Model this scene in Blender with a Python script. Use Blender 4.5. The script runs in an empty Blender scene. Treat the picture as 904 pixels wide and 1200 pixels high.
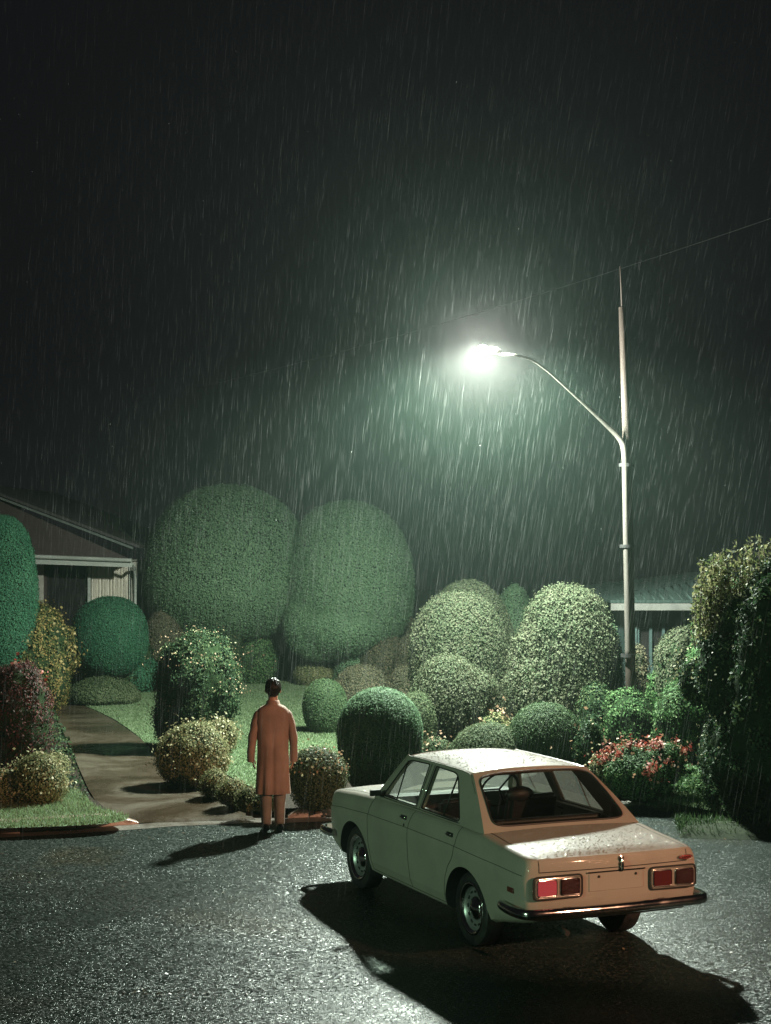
import bpy, bmesh, math, random
import numpy as np
from mathutils import Vector, Matrix
random.seed(7)
RNG = np.random.default_rng(11)
sc = bpy.context.scene
COL = sc.collection
PI = math.pi
R = math.radians

# ------------------------------------------------------------------ camera
F, HC, PIT = 2000.0, 3.40, R(.823)          # focal in px of the 1200 px high photo
cd = bpy.data.cameras.new('camera'); cam = bpy.data.objects.new('camera', cd); COL.objects.link(cam)
cam.location = (0, 0, HC); cam.rotation_euler = (R(90) + PIT, 0, 0)
cd.sensor_fit = 'VERTICAL'; cd.sensor_height = 24.0; cd.lens = 24.0 * F / 1200.0
cd.clip_start = .1; cd.clip_end = 400
sc.camera = cam

def ray(px, py):
    x = (px - 452) / F; u = (600 - py) / F
    return Vector((x, math.cos(PIT) - u * math.sin(PIT), math.sin(PIT) + u * math.cos(PIT)))
def G(px, py, z=0.0):                        # where the photo's pixel meets the height z
    r = ray(px, py); t = (z - HC) / r.z
    return Vector((r.x * t, r.y * t, z))
def W(px, py, Y):                            # the photo's pixel at the distance Y
    r = ray(px, py); t = Y / r.y
    return Vector((r.x * t, Y, HC + r.z * t))

# ------------------------------------------------------------------ tagging
def tag(o, label=None, cat=None, group=None, kind=None):
    if label: o['label'] = label
    if cat: o['category'] = cat
    if group: o['group'] = group
    if kind: o['kind'] = kind
    return o
def empty(name, loc=(0, 0, 0), rz=0.0):
    o = bpy.data.objects.new(name, None); COL.objects.link(o)
    o.location = loc; o.rotation_euler = (0, 0, rz); o.empty_display_size = .2
    return o
def link(name, me, mats=(), parent=None, smooth=None):
    o = bpy.data.objects.new(name, me); COL.objects.link(o)
    for m in (mats if isinstance(mats, (list, tuple)) else [mats]):
        me.materials.append(m)
    if parent: o.parent = parent
    if smooth is not None:
        me.polygons.foreach_set('use_smooth', [True] * len(me.polygons))
        me.set_sharp_from_angle(angle=R(smooth))
    return o
def from_bm(name, bm, mats=(), parent=None, smooth=None, normals=True):
    if normals: bmesh.ops.recalc_face_normals(bm, faces=bm.faces[:])
    me = bpy.data.meshes.new(name); bm.to_mesh(me); bm.free()
    return link(name, me, mats, parent, smooth)
def np_mesh(name, V, faces_n, loops, mi=None, smooth=None):
    me = bpy.data.meshes.new(name)
    nf = len(faces_n)
    me.vertices.add(len(V)); me.vertices.foreach_set('co', np.asarray(V, np.float32).ravel())
    me.loops.add(len(loops)); me.loops.foreach_set('vertex_index', np.asarray(loops, np.int32))
    me.polygons.add(nf)
    fn = np.asarray(faces_n, np.int32)
    me.polygons.foreach_set('loop_start', np.concatenate([[0], np.cumsum(fn)[:-1]]).astype(np.int32))
    if mi is not None: me.polygons.foreach_set('material_index', np.asarray(mi, np.int32))
    me.update(calc_edges=True)
    if smooth is not None:
        me.polygons.foreach_set('use_smooth', np.asarray(smooth, bool))
    me.validate()
    return me

# ------------------------------------------------------------------ materials
class NT:
    def __init__(s, name):
        s.m = bpy.data.materials.new(name); s.m.use_nodes = True
        s.t = s.m.node_tree; s.t.nodes.clear()
        s.out = s.t.nodes.new('ShaderNodeOutputMaterial')
    def n(s, typ, **kw):
        nd = s.t.nodes.new(typ)
        for k, v in kw.items():
            if k.startswith('_'): setattr(nd, k[1:], v)
            else: nd.inputs[k.replace('__', ' ')].default_value = v
        return nd
    def l(s, a, b): s.t.links.new(a, b)
def c4(c): return (c[0], c[1], c[2], 1.0)
def ramp(t, fac, stops):
    r = t.n('ShaderNodeValToRGB')
    e = r.color_ramp.elements
    while len(e) < len(stops): e.new(.5)
    for i, (p, c) in enumerate(stops):
        e[i].position = p; e[i].color = c4(c) if len(c) == 3 else c
    t.l(fac, r.inputs['Fac']); return r
def surf(name, c1, c2=None, scale=3.0, rough=.6, rough2=None, metal=0.0, bump=0.0, bscale=40.0, coat=0.0, spec=.5, detail=4.0, stretch=None):
    t = NT(name); p = t.n('ShaderNodeBsdfPrincipled', Roughness=rough, Metallic=metal)
    p.inputs['Coat Weight'].default_value = coat; p.inputs['Coat Roughness'].default_value = .08
    p.inputs['Specular IOR Level'].default_value = spec
    tc = t.n('ShaderNodeTexCoord'); src = tc.outputs['Object']
    if stretch:
        mp = t.n('ShaderNodeMapping'); mp.inputs['Scale'].default_value = stretch
        t.l(src, mp.inputs['Vector']); src = mp.outputs['Vector']
    nz = t.n('ShaderNodeTexNoise', Scale=scale, Detail=detail); t.l(src, nz.inputs['Vector'])
    c2 = c2 or tuple(v * .82 for v in c1)
    r = ramp(t, nz.outputs['Fac'], [(.32, c2), (.68, c1)]); t.l(r.outputs['Color'], p.inputs['Base Color'])
    if rough2 is not None:
        mr = t.n('ShaderNodeMapRange'); mr.inputs['From Min'].default_value = .35; mr.inputs['From Max'].default_value = .65
        mr.inputs['To Min'].default_value = rough2; mr.inputs['To Max'].default_value = rough
        t.l(nz.outputs['Fac'], mr.inputs['Value']); t.l(mr.outputs['Result'], p.inputs['Roughness'])
    if bump:
        n2 = t.n('ShaderNodeTexNoise', Scale=bscale, Detail=5.0); t.l(src, n2.inputs['Vector'])
        b = t.n('ShaderNodeBump', Strength=bump, Distance=.01); t.l(n2.outputs['Fac'], b.inputs['Height'])
        t.l(b.outputs['Normal'], p.inputs['Normal'])
    t.l(p.outputs[0], t.out.inputs['Surface']); return t.m
def leafmat(name, stops, rough=.45, trans=.25, spec=.5):
    t = NT(name)
    g = t.n('ShaderNodeNewGeometry'); tc = t.n('ShaderNodeTexCoord')
    nz = t.n('ShaderNodeTexNoise', Scale=2.2, Detail=3.0); t.l(tc.outputs['Object'], nz.inputs['Vector'])
    ad = t.n('ShaderNodeMath', _operation='MULTIPLY_ADD'); t.l(nz.outputs['Fac'], ad.inputs[0]); ad.inputs[1].default_value = .9; ad.inputs[2].default_value = -.45
    a2 = t.n('ShaderNodeMath', _operation='ADD'); t.l(ad.outputs[0], a2.inputs[0]); t.l(g.outputs['Random Per Island'], a2.inputs[1])
    r = ramp(t, a2.outputs[0], stops)
    p = t.n('ShaderNodeBsdfPrincipled', Roughness=rough); p.inputs['Specular IOR Level'].default_value = spec
    tr = t.n('ShaderNodeBsdfTranslucent'); mx = t.n('ShaderNodeMixShader', Fac=trans)
    t.l(r.outputs['Color'], p.inputs['Base Color']); t.l(r.outputs['Color'], tr.inputs['Color'])
    t.l(p.outputs[0], mx.inputs[1]); t.l(tr.outputs[0], mx.inputs[2]); t.l(mx.outputs[0], t.out.inputs['Surface'])
    return t.m
def emis(name, col, strength, base=None):
    t = NT(name); p = t.n('ShaderNodeBsdfPrincipled', Roughness=.25)
    p.inputs['Base Color'].default_value = c4(base or col)
    p.inputs['Emission Color'].default_value = c4(col); p.inputs['Emission Strength'].default_value = strength
    tc = t.n('ShaderNodeTexCoord'); nz = t.n('ShaderNodeTexNoise', Scale=60.0)
    t.l(tc.outputs['Object'], nz.inputs['Vector'])
    b = t.n('ShaderNodeBump', Strength=.3, Distance=.003); t.l(nz.outputs['Fac'], b.inputs['Height']); t.l(b.outputs['Normal'], p.inputs['Normal'])
    t.l(p.outputs[0], t.out.inputs['Surface']); return t.m
def glassmat(name, tint, rough=.0, fac=.10, refl=1.0):
    t = NT(name); tr = t.n('ShaderNodeBsdfTransparent'); tr.inputs['Color'].default_value = c4(tint)
    gl = t.n('ShaderNodeBsdfGlossy', Roughness=.03); gl.inputs['Color'].default_value = (refl, refl, refl, 1)
    fr = t.n('ShaderNodeFresnel', IOR=1.5); mx = t.n('ShaderNodeMixShader')
    # raindrops clinging to the pane
    tc = t.n('ShaderNodeTexCoord'); v = t.n('ShaderNodeTexVoronoi', Scale=110.0); t.l(tc.outputs['Object'], v.inputs['Vector'])
    rr = ramp(t, v.outputs['Distance'], [(.12, (1, 1, 1)), (.30, (0, 0, 0))])
    n2 = t.n('ShaderNodeTexNoise', Scale=30.0); t.l(tc.outputs['Object'], n2.inputs['Vector'])
    r2 = ramp(t, n2.outputs['Fac'], [(.50, (0, 0, 0)), (.6, (1, 1, 1))])
    ml = t.n('ShaderNodeMath', _operation='MULTIPLY'); t.l(rr.outputs['Color'], ml.inputs[0]); t.l(r2.outputs['Color'], ml.inputs[1])
    b = t.n('ShaderNodeBump', Strength=.6, Distance=.002); t.l(ml.outputs[0], b.inputs['Height'])
    t.l(b.outputs['Normal'], gl.inputs['Normal'])
    df = t.n('ShaderNodeBsdfTranslucent'); df.inputs['Color'].default_value = (.6, .65, .6, 1)
    m2 = t.n('ShaderNodeMixShader')
    sc_ = t.n('ShaderNodeMath', _operation='MULTIPLY_ADD'); t.l(ml.outputs[0], sc_.inputs[0]); sc_.inputs[1].default_value = .22; sc_.inputs[2].default_value = fac * .15
    t.l(sc_.outputs[0], m2.inputs[0])
    t.l(fr.outputs[0], mx.inputs[0]); t.l(tr.outputs[0], mx.inputs[1]); t.l(gl.outputs[0], mx.inputs[2])
    t.l(mx.outputs[0], m2.inputs[1]); t.l(df.outputs[0], m2.inputs[2])
    t.l(m2.outputs[0], t.out.inputs['Surface']); return t.m

def road_material():
    t = NT('wet_asphalt'); p = t.n('ShaderNodeBsdfPrincipled')
    tc = t.n('ShaderNodeTexCoord'); o = tc.outputs['Object']
    v = t.n('ShaderNodeTexVoronoi', Scale=64.0); t.l(o, v.inputs['Vector'])
    rgb = t.n('ShaderNodeSeparateColor'); t.l(v.outputs['Color'], rgb.inputs[0])
    chips = ramp(t, rgb.outputs[0], [(.0, (.008, .011, .010)), (.55, (.017, .023, .020)), (.85, (.032, .04, .036)), (1.0, (.08, .09, .08))])
    big = t.n('ShaderNodeTexNoise', Scale=.45, Detail=5.0, Roughness=.55); t.l(o, big.inputs['Vector'])
    br = ramp(t, big.outputs['Fac'], [(.36, (.8, .82, .8)), (.55, (1, 1, 1)), (.70, (1.0, .74, .52))])
    mx = t.n('ShaderNodeMix', _data_type='RGBA', _blend_type='MULTIPLY'); mx.inputs['Factor'].default_value = 1.0
    t.l(chips.outputs['Color'], mx.inputs['A']); t.l(br.outputs['Color'], mx.inputs['B'])
    t.l(mx.outputs['Result'], p.inputs['Base Color'])
    mr = t.n('ShaderNodeMapRange'); mr.inputs['To Min'].default_value = .24; mr.inputs['To Max'].default_value = .46
    t.l(rgb.outputs[1], mr.inputs['Value']); t.l(mr.outputs['Result'], p.inputs['Roughness'])
    # every stone lies at its own tilt, so wet facets flash one by one
    wn = t.n('ShaderNodeVectorMath', _operation='SUBTRACT'); t.l(v.outputs['Color'], wn.inputs[0]); wn.inputs[1].default_value = (.5, .5, .5)
    p.inputs['Specular Tint'].default_value = (.60, 1, .84, 1)
    ws = t.n('ShaderNodeVectorMath', _operation='MULTIPLY'); t.l(wn.outputs[0], ws.inputs[0])
    fm = t.n('ShaderNodeMapRange'); fm.inputs['From Min'].default_value = .42; fm.inputs['From Max'].default_value = .60; fm.inputs['To Min'].default_value = .82; fm.inputs['To Max'].default_value = .30
    n9 = t.n('ShaderNodeTexNoise', Scale=.6, Detail=6.0, Roughness=.65, Distortion=.8); t.l(o, n9.inputs['Vector']); t.l(n9.outputs['Fac'], fm.inputs['Value'])
    cb = t.n('ShaderNodeCombineXYZ'); t.l(fm.outputs['Result'], cb.inputs[0]); t.l(fm.outputs['Result'], cb.inputs[1]); t.l(cb.outputs[0], ws.inputs[1])
    gm = t.n('ShaderNodeNewGeometry'); wa = t.n('ShaderNodeVectorMath', _operation='ADD'); t.l(gm.outputs['Normal'], wa.inputs[0]); t.l(ws.outputs[0], wa.inputs[1])
    nm = t.n('ShaderNodeVectorMath', _operation='NORMALIZE'); t.l(wa.outputs[0], nm.inputs[0])
    h1 = ramp(t, v.outputs['Distance'], [(.0, (1, 1, 1)), (.6, (0, 0, 0))])
    b = t.n('ShaderNodeBump', Distance=.006, Strength=.6)
    t.l(h1.outputs['Color'], b.inputs['Height']); t.l(nm.outputs[0], b.inputs['Normal']); t.l(b.outputs['Normal'], p.inputs['Normal'])
    p.inputs['Specular IOR Level'].default_value = .085
    t.l(p.outputs[0], t.out.inputs['Surface']); return t.m
def concrete_material(name, c1, c2, c3):
    t = NT(name); p = t.n('ShaderNodeBsdfPrincipled')
    tc = t.n('ShaderNodeTexCoord'); o = tc.outputs['Object']
    a = t.n('ShaderNodeTexNoise', Scale=.8, Detail=6.0, Roughness=.65, Distortion=.6); t.l(o, a.inputs['Vector'])
    r = ramp(t, a.outputs['Fac'], [(.3, c3), (.5, c2), (.68, c1)])
    g = t.n('ShaderNodeTexNoise', Scale=90.0, Detail=2.0); t.l(o, g.inputs['Vector'])
    rg = ramp(t, g.outputs['Fac'], [(.3, (.75, .75, .75)), (.7, (1.15, 1.15, 1.15))])
    mx = t.n('ShaderNodeMix', _data_type='RGBA', _blend_type='MULTIPLY'); mx.inputs['Factor'].default_value = 1.0
    t.l(r.outputs['Color'], mx.inputs['A']); t.l(rg.outputs['Color'], mx.inputs['B']); t.l(mx.outputs['Result'], p.inputs['Base Color'])
    mr = t.n('ShaderNodeMapRange'); mr.inputs['From Min'].default_value = .4; mr.inputs['From Max'].default_value = .6
    mr.inputs['To Min'].default_value = .20; mr.inputs['To Max'].default_value = .5; t.l(a.outputs['Fac'], mr.inputs['Value'])
    t.l(mr.outputs['Result'], p.inputs['Roughness'])
    b = t.n('ShaderNodeBump', Strength=.5, Distance=.004); t.l(g.outputs['Fac'], b.inputs['Height']); t.l(b.outputs['Normal'], p.inputs['Normal'])
    t.l(p.outputs[0], t.out.inputs['Surface']); return t.m
def rain_material():
    t = NT('falling_water'); tr = t.n('ShaderNodeBsdfTransparent')
    d = t.n('ShaderNodeBsdfDiffuse'); d.inputs['Color'].default_value = (.8, .82, .8, 1)
    tl = t.n('ShaderNodeBsdfTranslucent'); tl.inputs['Color'].default_value = (.8, .82, .8, 1)
    m1 = t.n('ShaderNodeMixShader', Fac=.6); t.l(d.outputs[0], m1.inputs[1]); t.l(tl.outputs[0], m1.inputs[2])
    g = t.n('ShaderNodeNewGeometry')
    mr = t.n('ShaderNodeMapRange'); mr.inputs['To Min'].default_value = RAIN_A * .4; mr.inputs['To Max'].default_value = RAIN_A * 1.6
    t.l(g.outputs['Random Per Island'], mr.inputs['Value'])
    mx = t.n('ShaderNodeMixShader'); t.l(mr.outputs['Result'], mx.inputs[0]); t.l(tr.outputs[0], mx.inputs[1]); t.l(m1.outputs[0], mx.inputs[2])
    t.l(mx.outputs[0], t.out.inputs['Surface']); return t.m
RAIN_A = .017

M = {}
M['road'] = road_material()
M['drive'] = concrete_material('driveway_concrete', (.072, .062, .042), (.044, .033, .021), (.023, .015, .010))
M['kerb'] = concrete_material('kerb_concrete', (.42, .37, .32), (.32, .25, .21), (.20, .14, .11))
M['gutter'] = concrete_material('gutter_concrete', (.17, .165, .145), (.12, .11, .095), (.07, .055, .045))
M['mulch'] = surf('mulch_soil', (.032, .024, .017), (.010, .008, .006), 22.0, .9, bump=.9, bscale=45, spec=.15)
M['turf'] = surf('turf_soil', (.115, .18, .085), (.085, .135, .06), 1.2, .75, bump=.8, bscale=80)
M['grass'] = leafmat('grass_blades', [(0, (.105, .165, .08)), (.6, (.14, .205, .10)), (1, (.18, .235, .125))], .6, .45)
M['bark'] = surf('bark', (.09, .065, .045), (.03, .022, .016), 14, .85, bump=.8, bscale=30, stretch=(1, 1, .25))
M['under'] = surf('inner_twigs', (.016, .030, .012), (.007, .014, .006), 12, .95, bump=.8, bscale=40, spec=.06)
LK = {
 'dome': [(0, (.105, .185, .105)), (.6, (.14, .24, .135)), (1, (.18, .28, .155))],
 'hazel': [(0, (.055, .078, .042)), (.5, (.08, .10, .056)), (1, (.115, .12, .076))],
 'olive': [(0, (.04, .068, .032)), (.55, (.07, .10, .048)), (1, (.12, .14, .075))],
 'box': [(0, (.03, .06, .028)), (.55, (.05, .092, .04)), (1, (.095, .135, .065))],
 'emerald': [(0, (.022, .085, .05)), (.6, (.035, .125, .068)), (1, (.06, .17, .09))],
 'brown': [(0, (.055, .06, .038)), (.6, (.105, .105, .065)), (1, (.18, .155, .095))],
 'pale': [(0, (.05, .08, .03)), (.4, (.13, .15, .06)), (1, (.30, .28, .15))],
 'gold': [(0, (.04, .06, .02)), (.5, (.10, .11, .035)), (1, (.30, .20, .07))],
 'wine': [(0, (.018, .018, .012)), (.6, (.05, .022, .02)), (1, (.11, .035, .03))],
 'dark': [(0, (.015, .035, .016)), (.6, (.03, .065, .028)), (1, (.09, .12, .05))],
 'green': [(0, (.03, .08, .025)), (.6, (.06, .13, .045)), (1, (.14, .21, .09))],
 'red': [(0, (.05, .06, .025)), (.35, (.13, .05, .03)), (1, (.42, .10, .06))],
}
for k, v in LK.items(): M['l_' + k] = leafmat('leaves_' + k, v, .62, .30, .18)
M['f_cream'] = leafmat('petals_cream', [(0, (.24, .24, .12)), (1, (.36, .34, .20))], .6, .3)
M['f_yellow'] = leafmat('petals_yellow', [(0, (.20, .15, .05)), (1, (.32, .24, .09))], .6, .3)
M['f_red'] = leafmat('petals_red', [(0, (.20, .03, .022)), (.7, (.32, .08, .055)), (1, (.42, .25, .18))], .6, .3)
M['f_pink'] = leafmat('petals_pink', [(0, (.26, .15, .09)), (1, (.38, .27, .17))], .6, .3)

# ------------------------------------------------------------------ generic shapes
def box(bm, lo, hi, mi=0):
    vs = [bm.verts.new((x, y, z)) for x in (lo[0], hi[0]) for y in (lo[1], hi[1]) for z in (lo[2], hi[2])]
    q = [(0, 1, 3, 2), (4, 6, 7, 5), (0, 4, 5, 1), (2, 3, 7, 6), (0, 2, 6, 4), (1, 5, 7, 3)]
    fs = []
    for a in q:
        f = bm.faces.new([vs[i] for i in a]); f.material_index = mi; fs.append(f)
    return vs, fs
def bevel_all(bm, off, seg=2):
    bmesh.ops.bevel(bm, geom=bm.edges[:] + bm.verts[:], offset=off, segments=seg, affect='EDGES', clamp_overlap=True)
def frames(path):
    P = [Vector(p) for p in path]; out = []
    for i, p in enumerate(P):
        t = (P[min(i + 1, len(P) - 1)] - P[max(i - 1, 0)]).normalized()
        ref = Vector((0, 0, 1)) if abs(t.z) < .95 else Vector((1, 0, 0))
        a = t.cross(ref).normalized(); b = a.cross(t).normalized()
        out.append((p, a, b))
    # keep frames continuous
    for i in range(1, len(out)):
        if out[i][1].dot(out[i - 1][1]) < 0: out[i] = (out[i][0], -out[i][1], -out[i][2])
    return out
def tube(bm, path, radii, seg=10, cap=True, flat=1.0, mi=0):
    if not isinstance(radii, (list, tuple)): radii = [radii] * len(path)
    rings = []
    for (p, a, b), r in zip(frames(path), radii):
        rings.append([bm.verts.new(p + a * (r * math.cos(2 * PI * k / seg)) + b * (r * flat * math.sin(2 * PI * k / seg))) for k in range(seg)])
    for i in range(len(rings) - 1):
        for k in range(seg):
            f = bm.faces.new((rings[i][k], rings[i][(k + 1) % seg], rings[i + 1][(k + 1) % seg], rings[i + 1][k])); f.material_index = mi; f.smooth = True
    if cap:
        bm.faces.new(rings[0][::-1]).material_index = mi; bm.faces.new(rings[-1]).material_index = mi
    return rings
def lathe(bm, prof, seg=40, axis='y', center=(0, 0, 0), mi=0, closed=False):
    c = Vector(center); rings = []
    for r, h in prof:
        ring = []
        for k in range(seg):
            a = 2 * PI * k / seg
            if axis == 'y': v = Vector((r * math.cos(a), h, r * math.sin(a)))
            elif axis == 'z': v = Vector((r * math.cos(a), r * math.sin(a), h))
            else: v = Vector((h, r * math.cos(a), r * math.sin(a)))
            ring.append(bm.verts.new(c + v))
        rings.append(ring)
    n = len(rings)
    for i in range(n if closed else n - 1):
        a_, b_ = rings[i], rings[(i + 1) % n]
        for k in range(seg):
            f = bm.faces.new((a_[k], a_[(k + 1) % seg], b_[(k + 1) % seg], b_[k])); f.material_index = mi; f.smooth = True
    if not closed:
        bm.faces.new(rings[0][::-1]).material_index = mi; bm.faces.new(rings[-1]).material_index = mi
def smooth_path(pts, n=6):
    P = [Vector(p) for p in pts]; out = []
    for i in range(len(P) - 1):
        p0, p1, p2, p3 = P[max(i - 1, 0)], P[i], P[i + 1], P[min(i + 2, len(P) - 1)]
        for k in range(n):
            t = k / n
            out.append(.5 * ((2 * p1) + (p2 - p0) * t + (2 * p0 - 5 * p1 + 4 * p2 - p3) * t * t + (3 * p1 - p0 - 3 * p2 + p3) * t ** 3))
    out.append(P[-1]); return out
def sheet(name, pts, z, mat, kind='structure', smooth_n=0, label=None, jitter=0):
    P = [Vector((p[0], p[1], z)) for p in pts]
    if smooth_n:
        P = smooth_path(P + [P[0]], smooth_n)[:-1]
    from mathutils.geometry import tessellate_polygon
    me = bpy.data.meshes.new(name); me.from_pydata([p[:] for p in P], [], [tuple(t) for t in tessellate_polygon([[Vector((p.x, p.y, 0)) for p in P]])])
    bm = bmesh.new(); bm.from_mesh(me); o = from_bm(name, bm, [mat])
    if o.data.polygons[0].normal.z < 0: o.data.flip_normals()
    tag(o, label, kind=kind); return o, [(p.x, p.y) for p in P]

# ------------------------------------------------------------------ foliage
def vnoise(P, freq, seed, octv=2):
    r = np.random.default_rng(seed); out = np.zeros(len(P)); amp = 1.0; tot = 0
    for o in range(octv):
        for _ in range(5):
            k = r.normal(size=3); k /= np.linalg.norm(k); ph = r.uniform(0, 6.28)
            out += amp * np.sin(P @ k * freq * (1.9 ** o) + ph); tot += amp * .7
        amp *= .55
    return out / tot
def lobe_surface(D, lb, seed):
    """points of a lobe for unit directions D. lb: (cx,cy,cz, rx,ry,rt,rb, n, lump)"""
    cx, cy, cz, rx, ry, rt, rb, n, lump = lb
    s = (np.abs(D[:, 0]) ** n + np.abs(D[:, 1]) ** n + np.abs(D[:, 2]) ** n) ** (-1.0 / n)
    rz = np.where(D[:, 2] > 0, rt, rb)
    E = np.stack([D[:, 0] * rx, D[:, 1] * ry, D[:, 2] * rz], 1) * s[:, None]
    k = 1.0 + lump * vnoise(E + [cx, cy, cz], 3.2 / max(.4, (rx + ry) * .5) * 1.6, seed, 3)
    P = E * k[:, None] + [cx, cy, cz]
    N = np.stack([D[:, 0] / rx, D[:, 1] / ry, D[:, 2] / rz], 1); N /= np.linalg.norm(N, axis=1)[:, None]
    return P, N
def inside(P, lb, k=.93):
    cx, cy, cz, rx, ry, rt, rb, n, lump = lb
    rz = np.where(P[:, 2] > cz, rt, rb)
    q = np.abs((P[:, 0] - cx) / rx) ** n + np.abs((P[:, 1] - cy) / ry) ** n + np.abs((P[:, 2] - cz) / rz) ** n
    return q < k ** n
_ico = None
def icosphere():
    global _ico
    if _ico is None:
        bm = bmesh.new(); bmesh.ops.create_icosphere(bm, subdivisions=5, radius=1)
        V = np.array([v.co[:] for v in bm.verts]); Fc = np.array([[v.index for v in f.verts] for f in bm.faces]); bm.free()
        _ico = (V / np.linalg.norm(V, axis=1)[:, None], Fc)
    return _ico
def leaf_geo(P, N, L, wr, tilt, rng):
    n = len(P)
    nn = N + rng.normal(size=(n, 3)) * tilt; nn /= np.linalg.norm(nn, axis=1)[:, None]
    t = rng.normal(size=(n, 3)); t -= (t * nn).sum(1)[:, None] * nn; t /= np.linalg.norm(t, axis=1)[:, None]
    b = np.cross(nn, t); l = L * rng.uniform(.65, 1.35, n)[:, None]; w = l * wr
    V = np.stack([P - t * l * .5, P + b * w * .5 + nn * l * .06, P + t * l * .5, P - b * w * .5 + nn * l * .06], 1).reshape(-1, 3)
    return V
def crown_mesh(name, lobes, leaf, cover=1.7, tilt=.55, depth=.03, shell=.95, loose=0.0, clump=0.0, wr=.6, seed=1, zmin=.12, back=.4, holes=0.0):
    rng = np.random.default_rng(seed); leaf = leaf * .74; tilt = tilt * .72; cover = cover * 1.15
    Vs, Fn, Lp, MI, SM = [], [], [], [], []; base = 0
    iv, ifc = icosphere()
    for li, lb in enumerate(lobes):
        P, N = lobe_surface(iv, lb, seed)
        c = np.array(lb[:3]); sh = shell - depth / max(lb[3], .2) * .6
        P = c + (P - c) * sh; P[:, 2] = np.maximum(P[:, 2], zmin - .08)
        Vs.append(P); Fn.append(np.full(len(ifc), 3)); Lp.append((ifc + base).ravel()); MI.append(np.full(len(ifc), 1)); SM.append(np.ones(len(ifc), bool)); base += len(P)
    for li, lb in enumerate(lobes):
        rx, ry, rt, rb = lb[3], lb[4], lb[5], lb[6]
        area = 4 * PI * ((rx * ry) ** 1.6 / 3 + (rx * (rt + rb) / 2) ** 1.6 / 3 + (ry * (rt + rb) / 2) ** 1.6 / 3) ** (1 / 1.6)
        n = int(area / (leaf * leaf * wr * .5) * cover)
        n = min(n, 150000)
        D = rng.normal(size=(n, 3)); D /= np.linalg.norm(D, axis=1)[:, None]
        D = D[(D[:, 1] < .35) | (rng.uniform(size=len(D)) < back)]
        P, N = lobe_surface(D, lb, seed); c = np.array(lb[:3])
        off = rng.normal(size=len(P)) * depth
        if loose:
            cl = vnoise(P, 9.0 / max(.5, rx), seed + 5, 3)
            off = off - loose * rx * np.abs(rng.normal(size=len(P))) * .6 + loose * rx * cl * .8
        P = P + N * off[:, None]
        keep = P[:, 2] > zmin
        if holes:
            keep &= vnoise(P, 6.0 / max(.5, rx), seed + 9, 3) > (-1 + holes * 1.0)
        for lj, l2 in enumerate(lobes):
            if lj != li: keep &= ~inside(P, l2)
        P, N = P[keep], N[keep]
        V = leaf_geo(P, N, leaf, wr, tilt, rng); m = len(P)
        Vs.append(V); Fn.append(np.full(m, 4)); Lp.append(np.arange(m * 4) + base); MI.append(np.zeros(m, int)); SM.append(np.zeros(m, bool)); base += len(V)
    return np_mesh(name, np.concatenate(Vs), np.concatenate(Fn), np.concatenate(Lp), np.concatenate(MI), np.concatenate(SM))
def scatter_mesh(name, lobes, n, size, seed, depth=.04, tilt=.7, wr=.8, up=-.2, zmin=.15, clusters=0):
    rng = np.random.default_rng(seed); Ps, Ns = [], []
    for lb in lobes:
        m = n
        D = rng.normal(size=(m, 3)); D /= np.linalg.norm(D, axis=1)[:, None]
        if clusters:
            C = rng.normal(size=(clusters, 3)); C /= np.linalg.norm(C, axis=1)[:, None]
            D = C[rng.integers(0, clusters, m)] + rng.normal(size=(m, 3)) * .09; D /= np.linalg.norm(D, axis=1)[:, None]
        D = D[D[:, 2] > up]; P, N = lobe_surface(D, lb, seed - 1)
        P = P + N * (np.abs(rng.normal(size=len(P))) * depth)[:, None]
        k = P[:, 2] > zmin
        for l2 in lobes:
            if l2 is not lb: k &= ~inside(P, l2)
        Ps.append(P[k]); Ns.append(N[k])
    P = np.concatenate(Ps); N = np.concatenate(Ns); V = leaf_geo(P, N, size, wr, tilt, rng); m = len(P)
    return np_mesh(name, V, np.full(m, 4), np.arange(m * 4))
def trunk_bm(base, top, r0, r1, limbs=0, spread=.4, rng=random):
    bm = bmesh.new(); b = Vector(base); t = Vector(top)
    mid = (b + t) / 2 + Vector((rng.uniform(-.05, .05), rng.uniform(-.05, .05), 0)) * (t - b).length
    tube(bm, smooth_path([b, mid, t], 4), [r0 + (r1 - r0) * i / 8 for i in range(9)], 9)
    for k in range(limbs):
        a = 2 * PI * (k + rng.random() * .6) / limbs
        s = b.lerp(t, .35 + .5 * rng.random())
        e = t + Vector((math.cos(a) * spread, math.sin(a) * spread, rng.uniform(-.1, .4) * spread))
        m_ = s.lerp(e, .5) + Vector((0, 0, -.12 * spread))
        tube(bm, smooth_path([s, m_, e], 4), [r1 * (.8 - .06 * i) for i in range(9)], 7)
    return bm
_seed = [100]
GZ = .12
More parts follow.
